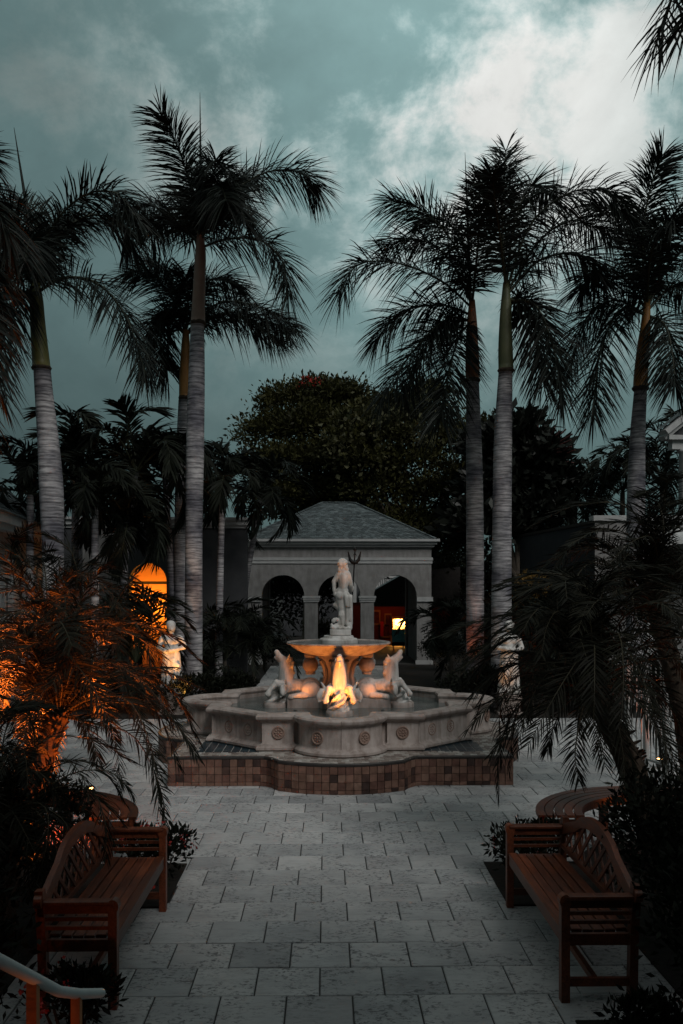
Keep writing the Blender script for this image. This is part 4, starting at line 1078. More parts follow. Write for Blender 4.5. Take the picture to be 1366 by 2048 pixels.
# =================================================================== BENCHES
def crest(t):
    """top line of the camel-back, t = 0..1 along the bench"""
    a = abs(t - .5) * 2
    if a < .52: return .725 + .165 * math.sqrt(max(0, 1 - (a / .56) ** 2)) 
    k = (a - .52) / .48
    return .725 + .0613 * (1 - k) ** 2 - .075 * k + .02 * math.sin(k * math.pi)
def build_bench():
    """local: y along the length, x from the front edge (0) to the back"""
    Lb = 1.68
    root = thing('garden_bench', 'x', 'bench', (0, 0, 0))
    for y in (.03, Lb - .03):
        l = MB(); l.cbox(.0, .062, y - .031, y + .031, 0, .60, .002); l.tube([(.031, y - .033, .625), (.031, y + .033, .625)], .043, 16); l.build('leg', M_TEAK, root)
        l = MB(); l.bar((.52, y, 0), (.53, y, .44), .06, .06, (1, 0, 0)); l.bar((.53, y, .43), (.552, y, .72), .06, .06, (1, 0, 0)); l.build('leg', M_TEAK, root)
        a = MB(); a.bar((.02, y, .645), (.56, y, .645), .075, .028); bevel(a.build('arm_rest', M_TEAK, root), .008)
        MB().bar((.063, y, .605), (.55, y, .605), .03, .05).build('arm_rail', M_TEAK, root)
        for z in (.545, .49): MB().bar((.063, y, z), (.535, y, z), .022, .022).build('arm_rail', M_TEAK, root)
        MB().bar((.063, y, .385), (.50, y, .385), .03, .07).build('apron', M_TEAK, root)
        MB().bar((.063, y, .12), (.50, y, .12), .03, .05).build('stretcher', M_TEAK, root)
    MB().bar((.03, .062, .385), (.03, Lb - .062, .385), .03, .07).build('apron', M_TEAK, root)
    MB().bar((.50, .062, .385), (.50, Lb - .062, .385), .03, .07).build('apron', M_TEAK, root)
    MB().bar((.26, .062, .12), (.26, Lb - .062, .12), .04, .04).build('stretcher', M_TEAK, root)
    for i in range(6):
        x = .012 + i * .082; dip = -.018 * math.sin(math.pi * (i + .3) / 6)
        s = MB(); s.cbox(x, x + .072, .064 if 0 < i else .064, Lb - .064, .424 + dip, .446 + dip, .004); s.build('seat_slat', M_TEAK, root)
    # back: leaning plane, x = bx(z)
    bx = lambda z: .52 + (z - .42) * .10
    bt = MB(); bt.bar((bx(.50), .06, .50), (bx(.50), Lb - .06, .50), .05, .032); bt.build('back_rail', M_TEAK, root)
    cr = MB(); n = 40
    prev = None
    vs = []; fs = []
    for i in range(n + 1):
        t = i / n; y = .0 + t * Lb; z = crest(t)
        for dx, dz in ((-.022, 0), (.022, 0), (.022, -.085), (-.022, -.085)): vs.append((bx(z + dz) + dx, y, z + dz))
        if i:
            o = (i - 1) * 4
            for k in range(4): fs.append((o + k, o + (k + 1) % 4, o + 4 + (k + 1) % 4, o + 4 + k))
    fs += [(3, 2, 1, 0), (n * 4, n * 4 + 1, n * 4 + 2, n * 4 + 3)]
    cr.add(vs, fs); 
    for y, sg in ((.0, -1), (Lb, 1)): cr.tube([(bx(.7) - .026, y, .66), (bx(.7) + .026, y, .66)], .04, 14)
    cr.build('crest_rail', M_TEAK, root)
    # lattice: crossing slats clipped to the crest
    top = lambda y: crest(min(1, max(0, y / Lb))) - .07
    for sg in (1, -1):
        k = 0
        for y0 in np.arange(-.6, Lb + .6, .165):
            pts = []
            for f in np.linspace(0, 1, 60):
                y = y0 + sg * f * .62; z = .51 + f * .62
                if .06 < y < Lb - .06 and z < top(y): pts.append((y, z))
            if len(pts) > 6:
                (ya, za), (yb, zb) = pts[0], pts[-1]; o = .006 * sg
                MB().bar((bx(za) + o, ya, za), (bx(zb) + o, yb, zb), .03, .011, (1, 0, 0)).build('back_slat', M_TEAK, root)
    return root
BX = .09
bench = build_bench(); bench.location = (BX + 1.36, 5.37, .002); bench.scale = (.86, 1, 1)
tag(bench, 'teak camel-back garden bench on the right, by the dark shrubs', 'bench', 'teak garden benches')
b2 = copy_tree(bench); b2.scale = (-.86, 1, 1); b2.location = (BX - 1.36, 5.33, .002)
tag(b2, 'teak camel-back garden bench on the left, by the handrail', 'bench', 'teak garden benches')

def build_ring_bench():
    root = thing('ring_bench', 'x', 'bench'); Ro, Ri, z = 1.24, .80, .45
    a0, a1 = R(2), R(178)
    def arc(r0, r1, z0, z1, n=36, b0=a0, b1=a1):
        m = MB(); vs = []; fs = []
        for i in range(n + 1):
            a = b0 + (b1 - b0) * i / n; c, s = math.cos(a), math.sin(a)
            vs += [(r0 * c, r0 * s, z0), (r1 * c, r1 * s, z0), (r1 * c, r1 * s, z1), (r0 * c, r0 * s, z1)]
            if i:
                o = (i - 1) * 4
                for k in range(4): fs.append((o + k, o + 4 + k, o + 4 + (k + 1) % 4, o + (k + 1) % 4))
        fs += [(0, 1, 2, 3), (n * 4 + 3, n * 4 + 2, n * 4 + 1, n * 4)]
        return m.add(vs, fs)
    w = (Ro - Ri) / 5
    for i in range(5): arc(Ri + i * w + .006, Ri + (i + 1) * w - .006, z - .025, z).build('seat_slat', M_TEAK, root)
    arc(Ro - .07, Ro - .04, z - .10, z - .027).build('apron', M_TEAK, root); arc(Ri + .04, Ri + .07, z - .10, z - .027).build('apron', M_TEAK, root)
    for a in (R(4), R(62), R(118), R(176)):
        c, s = math.cos(a), math.sin(a)
        for r_ in (Ri + .055, Ro - .055):
            m = MB(); m.box(-.033, .033, -.033, .033, 0, z - .027, 0, Matrix.Translation((r_ * c, r_ * s, 0)) @ Matrix.Rotation(a, 4, 'Z')); m.build('leg', M_TEAK, root)
        m = MB(); m.box(Ri + .09, Ro - .09, -.02, .02, z - .12, z - .05, 0, Matrix.Rotation(a, 4, 'Z')); m.build('cross_bar', M_TEAK, root)
    return root
rb = build_ring_bench(); rb.location = (BX + 3.10, 8.0, .022)
tag(rb, 'curved teak slatted bench round the leaning date palm on the right', 'bench', 'curved teak benches')
rb2 = copy_tree(rb); rb2.location = (BX - 3.06, 8.0, .022)
tag(rb2, 'curved teak slatted bench on the left beneath the amber lit palm', 'bench', 'curved teak benches')

# =================================================================== ROYAL PALMS
M_RACH = material('palm_rachis', (.014, .018, .009), (.026, .03, .014), 3, .6)
SH_PINK = shaft('crownshaft_brown', (.16, .095, .07), (.26, .17, .13)); SH_GREEN = shaft('crownshaft_olive', (.07, .075, .02), (.12, .11, .035))
SH_AMBER = shaft('crownshaft_amber', (.20, .085, .02), (.30, .15, .04)); SH_DARK = shaft('crownshaft_dark', (.05, .06, .03), (.08, .085, .04))
SH_RUST = shaft('crownshaft_rust', (.18, .065, .025), (.25, .10, .045))
def royal_palm(label, d, trunk, shaftpts, sm, fronds, spear=None, L=1.0, n=180, w=.028):
    """trunk / shaft: (x, y, width in photo units) at distance d; fronds: (points, depth of tip)"""
    base = PX(trunk[0][0], d); root = thing('royal_palm', label, 'palm tree', base, 0, 'royal palms of the courtyard')
    loc = lambda p: p - base
    def tubeof(pts, name, mat, nseg, bulge=None):
        px = catmull([(x, y, w_) for x, y, w_ in pts], nseg); P3 = [loc(P(a[0], a[1], d)) for a in px]; rad = [a[2] / 2 / F_PX * d for a in px]
        P3[0].z = max(P3[0].z, -.02) if name != 'trunk' else P3[0].z
        m = MB(); m.tube(P3, rad, 20); return m.build(name, mat, root, True)
    tr = list(trunk); zb = HOR + CAM_H * F_PX / d
    tr[0] = (tr[0][0], zb + 4, tr[0][2]); tubeof(tr, 'trunk', M_TRUNK, 34)
    tubeof(shaftpts, 'crownshaft', sm, 14)
    # scar ring under the shaft
    x, y, w_ = shaftpts[0]; m = MB(); m.tube([loc(P(x, y + 5, d)), loc(P(x, y + 1, d)), loc(P(x, y - 3, d))], [w_ * .50 / F_PX * d, w_ * .57 / F_PX * d, w_ * .5 / F_PX * d], 18, jitter=.06); m.build('leaf_scar', M_FIBRE, root)
    for pts, dd in fronds:
        k = len(pts) - 1
        ctrl = [loc(P(x, y, d + dd * (i / k))) for i, (x, y) in enumerate(pts)]
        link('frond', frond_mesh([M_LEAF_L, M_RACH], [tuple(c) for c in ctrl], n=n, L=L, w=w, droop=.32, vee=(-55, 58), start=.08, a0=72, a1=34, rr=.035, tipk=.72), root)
    if spear:
        a, b = loc(P(*spear[0], d)), loc(P(*spear[1], d)); m = MB(); m.tube([a, a.lerp(b, .5), b], [.035, .03, .004], 8); m.build('spear_leaf', M_LEAF_L, root)
    return root

royal_palm('tall royal palm with pinkish shaft standing left of the fountain', 20.0,
    [(386, 1420, 37), (387, 1250, 36), (388, 1060, 34), (390, 900, 36), (393, 760, 33), (395, 648, 27)],
    [(396, 645, 29), (397, 610, 26), (399, 560, 24), (401, 510, 22), (401, 470, 14)], SH_PINK,
    [([(401, 480), (385, 390), (358, 300), (322, 228)], -1.2), ([(402, 475), (412, 400), (428, 345), (432, 318)], -2.2), ([(403, 475), (455, 395), (530, 345), (600, 345), (632, 372)], .8),
     ([(403, 495), (455, 478), (520, 480), (563, 520), (578, 590)], -.6), ([(400, 490), (350, 440), (300, 410), (262, 425)], .9), ([(400, 480), (375, 420), (355, 385)], 2.4),
     ([(403, 480), (430, 420), (470, 400), (490, 440)], -2.0), ([(401, 490), (372, 445), (330, 430), (300, 470)], 1.8), ([(402, 470), (420, 400), (440, 370), (452, 400)], -2.4),
     ([(402, 470), (440, 400), (475, 360), (500, 355)], 2.2)],
    ((402, 470), (400, 185)))
royal_palm('shorter royal palm close behind the tall pink-shafted one', 22.5,
    [(362, 1420, 30), (363, 1200, 30), (365, 950, 29), (368, 800, 22)], [(369, 795, 22), (369, 760, 21), (371, 700, 18), (372, 660, 12)], SH_AMBER,
    [([(371, 665), (340, 590), (300, 545), (262, 545)], -.8), ([(371, 670), (335, 625), (305, 660), (298, 745)], -.5), ([(372, 665), (440, 605), (520, 615), (590, 652)], -.9),
     ([(372, 670), (430, 630), (500, 640), (555, 680)], .8), ([(371, 660), (350, 580), (330, 540), (300, 525)], 1.2), ([(372, 660), (400, 580), (440, 555), (480, 575)], 1.0),
     ([(371, 670), (330, 640), (320, 700), (335, 740)], 1.2), ([(372, 660), (376, 590), (372, 550)], -1.5), ([(373, 668), (450, 625), (530, 640), (575, 660)], 1.6)], None, L=1.0)
royal_palm('leaning royal palm with swollen trunk at the left edge', 14.6,
    [(112, 1500, 44), (108, 1250, 40), (106, 1100, 42), (103, 985, 47), (97, 890, 42), (89, 800, 36), (84, 738, 33)],
    [(83, 735, 35), (79, 690, 32), (75, 640, 29), (73, 600, 26), (72, 565, 16)], SH_GREEN,
    [([(73, 580), (95, 470), (160, 395), (230, 385), (275, 440)], -.6), ([(74, 585), (130, 555), (200, 570), (255, 640), (290, 745)], -.8), ([(73, 575), (110, 480), (180, 430), (245, 450), (262, 495)], .8),
     ([(71, 575), (50, 480), (20, 420), (-30, 410)], -.5), ([(71, 580), (40, 530), (0, 520), (-50, 580)], .4), ([(72, 575), (80, 500), (70, 440), (40, 400)], 1.2),
     ([(71, 585), (40, 590), (10, 640), (-10, 740)], -.9), ([(73, 575), (90, 500), (120, 450), (160, 440)], 1.6), ([(73, 580), (70, 510), (60, 480), (50, 520)], -1.6)],
    ((76, 560), (28, 255)), L=.76, w=.024)
royal_palm('royal palm with rust coloured shaft just right of the pavilion', 21.0,
    [(950, 1420, 36), (950, 1250, 36), (950, 1060, 35), (948, 900, 32), (945, 765, 26)], [(945, 760, 28), (945, 735, 29), (944, 690, 25), (944, 655, 22), (944, 600, 12)], SH_RUST,
    [([(944, 610), (915, 500), (850, 425), (785, 400)], -.8), ([(943, 615), (880, 560), (790, 525), (715, 530), (678, 585)], -1.0), ([(943, 630), (880, 610), (800, 625), (752, 680)], .5),
     ([(943, 640), (890, 640), (820, 710), (760, 800)], -.7), ([(943, 640), (915, 680), (895, 760), (880, 835)], -1.2), ([(944, 610), (955, 500), (958, 420), (962, 365)], -2.2),
     ([(944, 610), (930, 500), (890, 440), (840, 440)], 1.4), ([(944, 610), (900, 520), (840, 480), (770, 490)], 1.2), 
     ([(943, 640), (880, 650), (840, 720), (810, 790)], 1.2)],
    ((941, 580), (930, 305)), L=1.05)
royal_palm('royal palm with dark green shaft, tallest crown right of the pavilion', 19.0,
    [(1002, 1420, 42), (1003, 1200, 40), (1004, 1040, 38), (1006, 880, 36), (1011, 745, 28)], [(1012, 740, 30), (1011, 700, 29), (1011, 650, 25), (1012, 615, 22), (1012, 565, 12)], SH_DARK,
    [([(1012, 580), (1005, 450), (1008, 360), (1012, 300)], 1.2), ([(1013, 580), (1060, 450), (1140, 385), (1215, 385), (1245, 420)], -.8), ([(1013, 590), (1080, 520), (1160, 510), (1210, 560)], .6),
     ([(1014, 600), (1070, 610), (1105, 690), (1125, 800)], -.8), ([(1012, 575), (1030, 440), (1065, 370), (1100, 390)], 1.6),
     ([(1013, 585), (1080, 480), (1150, 440), (1220, 470)], 1.6), ([(1013, 600), (1050, 600), (1075, 680), (1085, 760)], 1.0),
     ([(1012, 575), (1000, 470), (990, 400), (985, 350)], -1.8)],
    None, L=.98)
royal_palm('royal palm with amber shaft near the right edge', 19.5,
    [(1271, 1420, 36), (1271, 1200, 36), (1272, 1020, 36), (1275, 880, 30), (1281, 782, 25)], [(1281, 776, 29), (1282, 745, 27), (1287, 690, 24), (1291, 655, 20), (1294, 600, 12)], SH_AMBER,
    [([(1294, 610), (1285, 480), (1300, 380), (1325, 310)], -.8), ([(1293, 615), (1265, 500), (1235, 430), (1190, 410)], .8), ([(1292, 630), (1240, 620), (1200, 710), (1185, 830)], -.8), ([(1292, 630), (1230, 600), (1170, 640), (1140, 740)], .4),
     ([(1295, 610), (1330, 480), (1370, 400), (1420, 390)], -.5), ([(1295, 620), (1350, 570), (1400, 590), (1440, 680)], .5), ([(1294, 630), (1330, 650), (1345, 710), (1350, 770)], -1.0), ([(1294, 610), (1300, 520), (1320, 460), (1350, 440)], -2.0),
     ([(1293, 620), (1250, 560), (1200, 540), (1160, 580)], 1.5), ([(1294, 610), (1290, 500), (1270, 430)], 1.6), ([(1295, 615), (1345, 520), (1390, 500), (1430, 540)], 1.5)],
    None, L=.98)
royal_palm('near royal palm whose hanging fronds fill the left edge', 10.0,
    [(-230, 1700, 60), (-225, 1200, 58), (-215, 800, 50), (-210, 700, 42)], [(-210, 700, 44), (-205, 640, 42), (-200, 560, 34), (-200, 480, 20)], SH_GREEN,
    [([(-200, 500), (-110, 390), (-30, 390), (20, 480)], -.3), ([(-200, 510), (-110, 460), (-30, 520), (5, 640)], .4), ([(-200, 520), (-120, 520), (-40, 620), (-5, 780)], -.3), ([(-200, 500), (-130, 430), (-60, 450), (-8, 560)], .8),
     ([(-200, 500), (-160, 350), (-90, 300), (-30, 310)], .5), ([(-200, 520), (-130, 580), (-70, 700), (-40, 840)], .6), ([(-200, 500), (-280, 400), (-380, 420)], 0), ([(-200, 500), (-290, 500), (-380, 600)], .8)],
    None, L=.62, w=.024, n=170)
royal_palm('near royal palm with one frond hanging into the top right corner', 8.5,
    [(1760, 2000, 70), (1760, 1200, 66), (1755, 500, 56), (1750, 80, 46)], [(1750, 60, 48), (1745, -20, 44), (1740, -120, 36), (1740, -220, 20)], SH_GREEN,
    [([(1740, -190), (1600, -290), (1420, -190), (1312, 90)], -.3), ([(1740, -190), (1620, -250), (1470, -150), (1365, 60)], -.8), ([(1740, -190), (1640, -140), (1540, -40), (1480, 160)], .4), ([(1740, -190), (1560, -330), (1400, -300), (1330, -130)], .8), ([(1740, -190), (1860, -330), (2000, -300)], .0)],
    None, L=.55, w=.026, n=170)

# =================================================================== SMALLER PALMS
def arch_ctrl(Ln, rise, fall):
    """frond spine in its own frame: out along +x, rising then drooping"""
    return [(0, 0, 0), (Ln * .28, 0, rise * .75), (Ln * .62, 0, rise), (Ln * .88, 0, rise - fall * .45), (Ln, 0, rise - fall)]
def frond_set(kind, mats, specs, **k):
    return [frond_mesh(mats, arch_ctrl(*s), **k) for s in specs]
SETS = {
    'christmas': frond_set('c', [M_LEAF, M_RACH], [(1.5, .75, .55), (1.4, .45, .8), (1.25, 1.0, .3), (1.35, .2, 1.0)], n=40, L=.55, w=.06, droop=.45, vee=(5, 55), start=.1, a0=60, a1=25, rr=.03),
    'date': frond_set('d', [M_PYGMY, material('date_rachis', (.02, .018, .009), (.035, .03, .015), 4, .6)], [(1.15, .55, .45), (1.2, .30, .75), (1.0, .85, .15), (1.1, .05, .9), (1.25, .5, .6)], n=52, L=.23, w=.0125, droop=.22, vee=(0, 26), start=.12, a0=62, a1=30, rr=.011),
    'areca': frond_set('a', [M_LEAF, M_RACH], [(1.5, 1.1, .5), (1.3, .8, .8), (1.1, 1.4, .2), (1.6, .5, .8)], n=34, L=.45, w=.04, droop=.3, vee=(10, 45), start=.2, a0=55, a1=25, rr=.018),
}
def crown_palm(name, label, base, crown, kind, count, scale=1.0, trunk_r=.07, trunk_mat=None, cat='palm tree', group=None, lo=-.55, hi=1.25, az=None, extra=None, knobs=False, seed=0):
    base = Vector(base); crown = Vector(crown); g = random.Random(seed)
    root = thing(name, label, cat, base, 0, group)
    c = crown - base
    if trunk_r:
        mid = Vector((base.x * 0, 0, 0)) + c * .5 + Vector((c.x * -.12, c.y * -.12, 0))
        pts = catmull([(0, 0, -.05), tuple(mid), tuple(c)], 18); m = MB()
        m.tube([Vector(p) for p in pts], [trunk_r * (1.25 - .4 * i / 17) * (1 + (.12 * (i % 2) if knobs else 0)) for i in range(18)], 12, jitter=.10 if knobs else 0)
        if knobs:
            for i in range(150):
                t = g.random(); j = int(t * 16.9); p = Vector(pts[j]).lerp(Vector(pts[j + 1]), t * 16.9 - j); a = g.uniform(0, 6.283)
                dv = Vector((math.cos(a), math.sin(a), .5)); m.tube([p + dv * trunk_r * .8, p + dv * trunk_r * 1.45], [.022, .008], 5)
        m.build('trunk', trunk_mat or M_TRUNK, root, True)
    me = SETS[kind]
    for i in range(count):
        a = i * 2.39996 + g.uniform(-.3, .3); 
        if az: a = az[0] + (az[1] - az[0]) * g.random()
        f = (i + .5) / count; tilt = lo + (hi - lo) * f
        v = me[(i * 7 + g.randrange(len(me))) % len(me)]
        o = link('frond', v, root, c); o.rotation_euler = Quaternion((0, 0, 1), a).to_matrix().to_4x4().to_euler()
        o.rotation_euler = (Matrix.Rotation(a, 4, 'Z') @ Matrix.Rotation(-tilt + .35, 4, 'Y') @ Matrix.Rotation(g.uniform(-.4, .4), 4, 'X')).to_euler()
        s = scale * g.uniform(.82, 1.15); o.scale = (s, s, s)
    for pts, d0, d1, kw in (extra or []):
        k = len(pts) - 1; ctrl = [tuple(P(x, y, d0 + (d1 - d0) * i / k) - base) for i, (x, y) in enumerate(pts)]
        mats = list(me[0].materials)
        link('frond', frond_mesh(mats, ctrl, **kw), root)
    return root
# Christmas palms before the left wall and beside the pavilion
def cpalm(label, x, y, d, sc=1.0, n=15, seed=0, bx=None, r_=.085):
    c = P(x, y, d); b = PX(bx if bx is not None else x, d); return crown_palm('christmas_palm', label, b, c, 'christmas', n, sc, r_, M_TRUNK, group='small palms before the left wall', seed=seed, lo=-.75, hi=1.35)
cpalm('bushy small palm right behind the swollen leaning trunk', 150, 950, 20.5, 1.0, 16, 1)
cpalm('tallest small palm between the leaning trunk and the paired trunks', 272, 945, 21.0, 1.12, 17, 2, 222)
cpalm('small palm whose leaves hang over the amber lit arch', 255, 1045, 20.0, .72, 14, 3, 238)
cpalm('small palm half hidden by the paired royal trunks', 330, 955, 22.5, .95, 14, 4, 352)
cpalm('small palm drooping over the slate roof at the left edge', 60, 990, 18.5, .8, 14, 5)
cpalm('small palm just right of the paired royal trunks', 445, 985, 23.0, .95, 15, 6, 437)
cpalm('small palm leaning over the left eave of the pavilion', 522, 1000, 25.5, .95, 15, 7, 470)
cpalm('low small palm hugging the right side of the swollen trunk', 190, 1000, 19.0, .8, 14, 8)
# pygmy date palms
def kw(L=.23, n=48, **k):
    d_ = dict(n=n, L=L, w=.0135, droop=.30, vee=(-5, 28), start=.10, a0=62, a1=26, rr=.012, tipk=.55); d_.update(k); return d_
crown_palm('date_palm', 'feathery date palm glowing amber from below on the left', PX(40, 8.2), P(118, 1432, 8.4), 'date', 54, 1.0, .10, M_FIBRE, 'palm tree', 'feathery date palms', .05, 1.4, knobs=True, seed=11,
    extra=[([(125, 1425), (200, 1405), (290, 1412), (355, 1450), (392, 1512)], 8.4, 7.9, kw()), ([(125, 1425), (190, 1370), (270, 1340), (345, 1335)], 8.4, 8.6, kw()), ([(120, 1420), (175, 1300), (235, 1200), (270, 1150)], 8.4, 8.7, kw()),
           ([(125, 1430), (160, 1440), (185, 1480), (195, 1520)], 8.4, 8.1, kw(.2, 38)), ([(120, 1425), (130, 1310), (165, 1190), (210, 1130)], 8.4, 8.2, kw()), ([(120, 1430), (80, 1330), (40, 1250), (-10, 1210)], 8.4, 8.0, kw()),
           ([(125, 1428), (220, 1380), (320, 1345), (390, 1370)], 8.4, 8.9, kw())])
crown_palm('date_palm', 'feathery date palm behind the amber one, before the arch wall', PX(70, 11.5), P(95, 1290, 11.5), 'date', 40, 1.2, .11, M_FIBRE, 'palm tree', 'feathery date palms', -.5, 1.35, knobs=True, seed=12,
    extra=[([(100, 1285), (170, 1200), (250, 1170), (330, 1190)], 11.5, 11.8, kw(.34))])
crown_palm('date_palm', 'low feathery date palm at the left edge above the bench', PX(0, 6.5), P(15, 1640, 6.5), 'date', 46, .74, .09, M_FIBRE, 'palm tree', 'feathery date palms', -.4, 1.3, knobs=True, seed=13,
    extra=[([(0, 1590), (60, 1540), (110, 1580), (130, 1650)], 6.6, 6.5, kw(.2)), ([(0, 1600), (70, 1620), (110, 1690), (120, 1760)], 6.6, 6.3, kw(.2))])
crown_palm('date_palm', 'dark date palm leaning out of the curved bench on the right', UD(2.98, 8.1), P(1178, 1372, 8.3), 'date', 62, 1.0, .115, M_FIBRE, 'palm tree', 'feathery date palms', -.05, 1.38, knobs=True, seed=14,
    extra=[([(1175, 1370), (1100, 1360), (1000, 1395), (935, 1460)], 8.3, 7.9, kw()), ([(1175, 1370), (1110, 1390), (1040, 1440), (985, 1505)], 8.3, 8.0, kw()), ([(1178, 1375), (1130, 1410), (1105, 1460), (1095, 1500)], 8.3, 8.1, kw(.2, 38)),
           ([(1185, 1370), (1250, 1380), (1310, 1450), (1330, 1590)], 8.3, 8.0, kw()), ([(1185, 1370), (1280, 1370), (1350, 1430), (1385, 1560)], 8.3, 8.2, kw()), ([(1182, 1375), (1225, 1420), (1245, 1500), (1250, 1600)], 8.3, 7.9, kw()),
           ([(1175, 1380), (1160, 1440), (1150, 1510), (1158, 1560)], 8.3, 8.0, kw(.2, 38)), ([(1175, 1365), (1080, 1310), (990, 1310), (925, 1370)], 8.3, 8.6, kw()), ([(1178, 1365), (1120, 1270), (1050, 1230), (980, 1235)], 8.3, 8.6, kw()), ([(1176, 1366), (1110, 1290), (1030, 1275), (960, 1310)], 8.3, 8.4, kw(.25, 60)), ([(1176, 1368), (1100, 1330), (1010, 1335), (945, 1390)], 8.3, 8.2, kw(.25, 60)), ([(1178, 1362), (1130, 1240), (1070, 1180), (1005, 1170)], 8.3, 8.5, kw(.25, 60))])
crown_palm('date_palm', 'dark date palm spreading against the pale wall at the right edge', PX(1400, 10.0), P(1310, 1215, 10.0), 'date', 56, 1.15, .11, M_FIBRE, 'palm tree', 'feathery date palms', -.05, 1.4, knobs=True, seed=15,
    extra=[([(1300, 1220), (1240, 1120), (1190, 1090), (1130, 1100)], 10, 10.2, kw(.32)), ([(1300, 1220), (1280, 1110), (1300, 1050), (1366, 1020)], 10, 9.8, kw(.32)), ([(1300, 1225), (1230, 1180), (1150, 1180), (1090, 1230)], 10, 9.7, kw(.32))])
# clumping palms in the back beds
def areca(label, x, d, h, n, sc, seed):
    b = PX(x, d); return crown_palm('clumping_palm', label, b, b + Vector((0, 0, h)), 'areca', n, sc, .05, M_BARK, 'palm', 'leafy palms in the back beds', .1, 1.4, seed=seed)
areca('dark leafy palm before the left arch of the pavilion', 508, 24.5, .7, 22, .85, 21)
areca('dark leafy palm left of the pavilion by the paired trunks', 450, 23.0, .7, 20, .8, 22)
areca('leafy palm before the right corner of the pavilion', 902, 23.5, .9, 22, .9, 23)
areca('amber tinged leafy palm right of the rust shafted palm', 1040, 20.5, 1.0, 22, .85, 24)
areca('dark leafy palm between the two central right trunks', 975, 21.5, .8, 18, .8, 25)
areca('leafy palm before the dark wall on the right', 1110, 20.0, .8, 22, .95, 26)
areca('leafy palm under the amber arch on the left', 272, 19.0, .95, 24, .9, 27)
areca('leafy palm behind the left garden statue', 410, 20.8, .3, 16, .6, 28)
# fan-leaved and low palms on the skyline at the right
for i, (lab, x, y, d, sc) in enumerate((('bushy palm on the skyline right of the amber shafted trunk', 1325, 960, 30, 1.1), ('small palm on the skyline left of the amber shafted trunk', 1245, 985, 31, .9), ('low palm tops above the dark wall, left of skyline', 1150, 1035, 33, 1.0),
                                         ('low palm tops above the dark wall, right of skyline', 1200, 1030, 34, .9), ('low palm right beside the umbrella tree', 1095, 1050, 33, 1.0))):
    crown_palm('skyline_palm', lab, PX(x, d), P(x, y, d), 'areca', 22, sc * 1.2, .10, M_BARK, 'palm tree', 'palms on the right skyline', -.3, 1.4, seed=40 + i)

# =================================================================== TREES
def tree(name, label, base, lobes, mat, nleaf, size, aspect, trunk_r, top=.75, cat='tree', mats=None, accent=None, clump=.34, spread=.8):
    base = Vector(base); root = thing(name, label, cat, base)
    c = Vector(np.mean([l[0] for l in lobes], axis=0)) - base
    m = MB(); fork = Vector((c.x * .2, c.y * .2, c.z * .42)); m.tube([(0, 0, -.05), (c.x * .08, c.y * .08, c.z * .2), fork], [trunk_r * 1.25, trunk_r, trunk_r * .8], 12)
    for p, r_ in lobes:
        q = Vector(p) - base; m.tube([fork, fork.lerp(q, .5) + Vector((0, 0, -.1)), q], [trunk_r * .5, trunk_r * .3, trunk_r * .12], 7)
    m.build('trunk', M_BARK, root, True)
    Cs = []; Ns = []; vol = sum(r_[0] * r_[1] for _, r_ in lobes)
    for p, r_ in lobes:
        k = int(nleaf * r_[0] * r_[1] / vol); q = np.array(Vector(p) - base)
        ncl = max(6, k // 70)                       # leaf sprays spread over the lobe
        cc, nn = blob_points(ncl, q, r_, .70, top)
        i = rng.integers(0, ncl, k); off_ = rng.normal(0, 1, (k, 3)) * np.array([clump, clump, clump * .55])
        Cs.append(cc[i] + off_); Ns.append(norm(nn[i] * .7 + np.array([0, 0, .25]) + norm(off_) * .6))
    Cn, Nn = np.vstack(Cs), np.vstack(Ns); V, Fq = leaves_np(Cn, Nn, size, aspect, spread)
    link('crown', npmesh('crown', V, Fq, [mat]), root)
    if accent:
        am, pts, n_, sz, sp = accent; A = []
        for p in pts: A.append(np.array(Vector(p) - base) + rng.normal(0, sp, (n_, 3)))
        A = np.vstack(A); V, Fq = leaves_np(A, np.tile([0, 0, 1.], (len(A), 1)), sz, .7, 1.2); link('blossom', npmesh('blossom', V, Fq, [am]), root)
    return root
D = 38.0; s_ = D / F_PX
def lobe(x, y, d, rx, rz, ry=None): return (P(x, y, d), ((rx) * d / F_PX, (ry or rx) * d / F_PX, rz * d / F_PX))
tree('flame_tree', 'broad flame tree with red blossom rising behind the pavilion', PX(622, 38), [lobe(600, 812, 38, 70, 38), lobe(672, 806, 38, 62, 32), lobe(545, 870, 37, 58, 34), lobe(630, 860, 37, 80, 40), lobe(710, 850, 38, 60, 40),
     lobe(520, 935, 36.5, 42, 34), lobe(590, 935, 36, 75, 40), lobe(690, 930, 37, 80, 44), lobe(560, 1000, 36, 60, 36), lobe(650, 1000, 37, 90, 40), lobe(640, 785, 38.5, 50, 16)], M_TREE, 42000, .22, .42, .34,
     accent=(M_RED, [P(618, 768, 37.4), P(632, 766, 37.4), P(606, 772, 37.2)], 40, .2, .14))
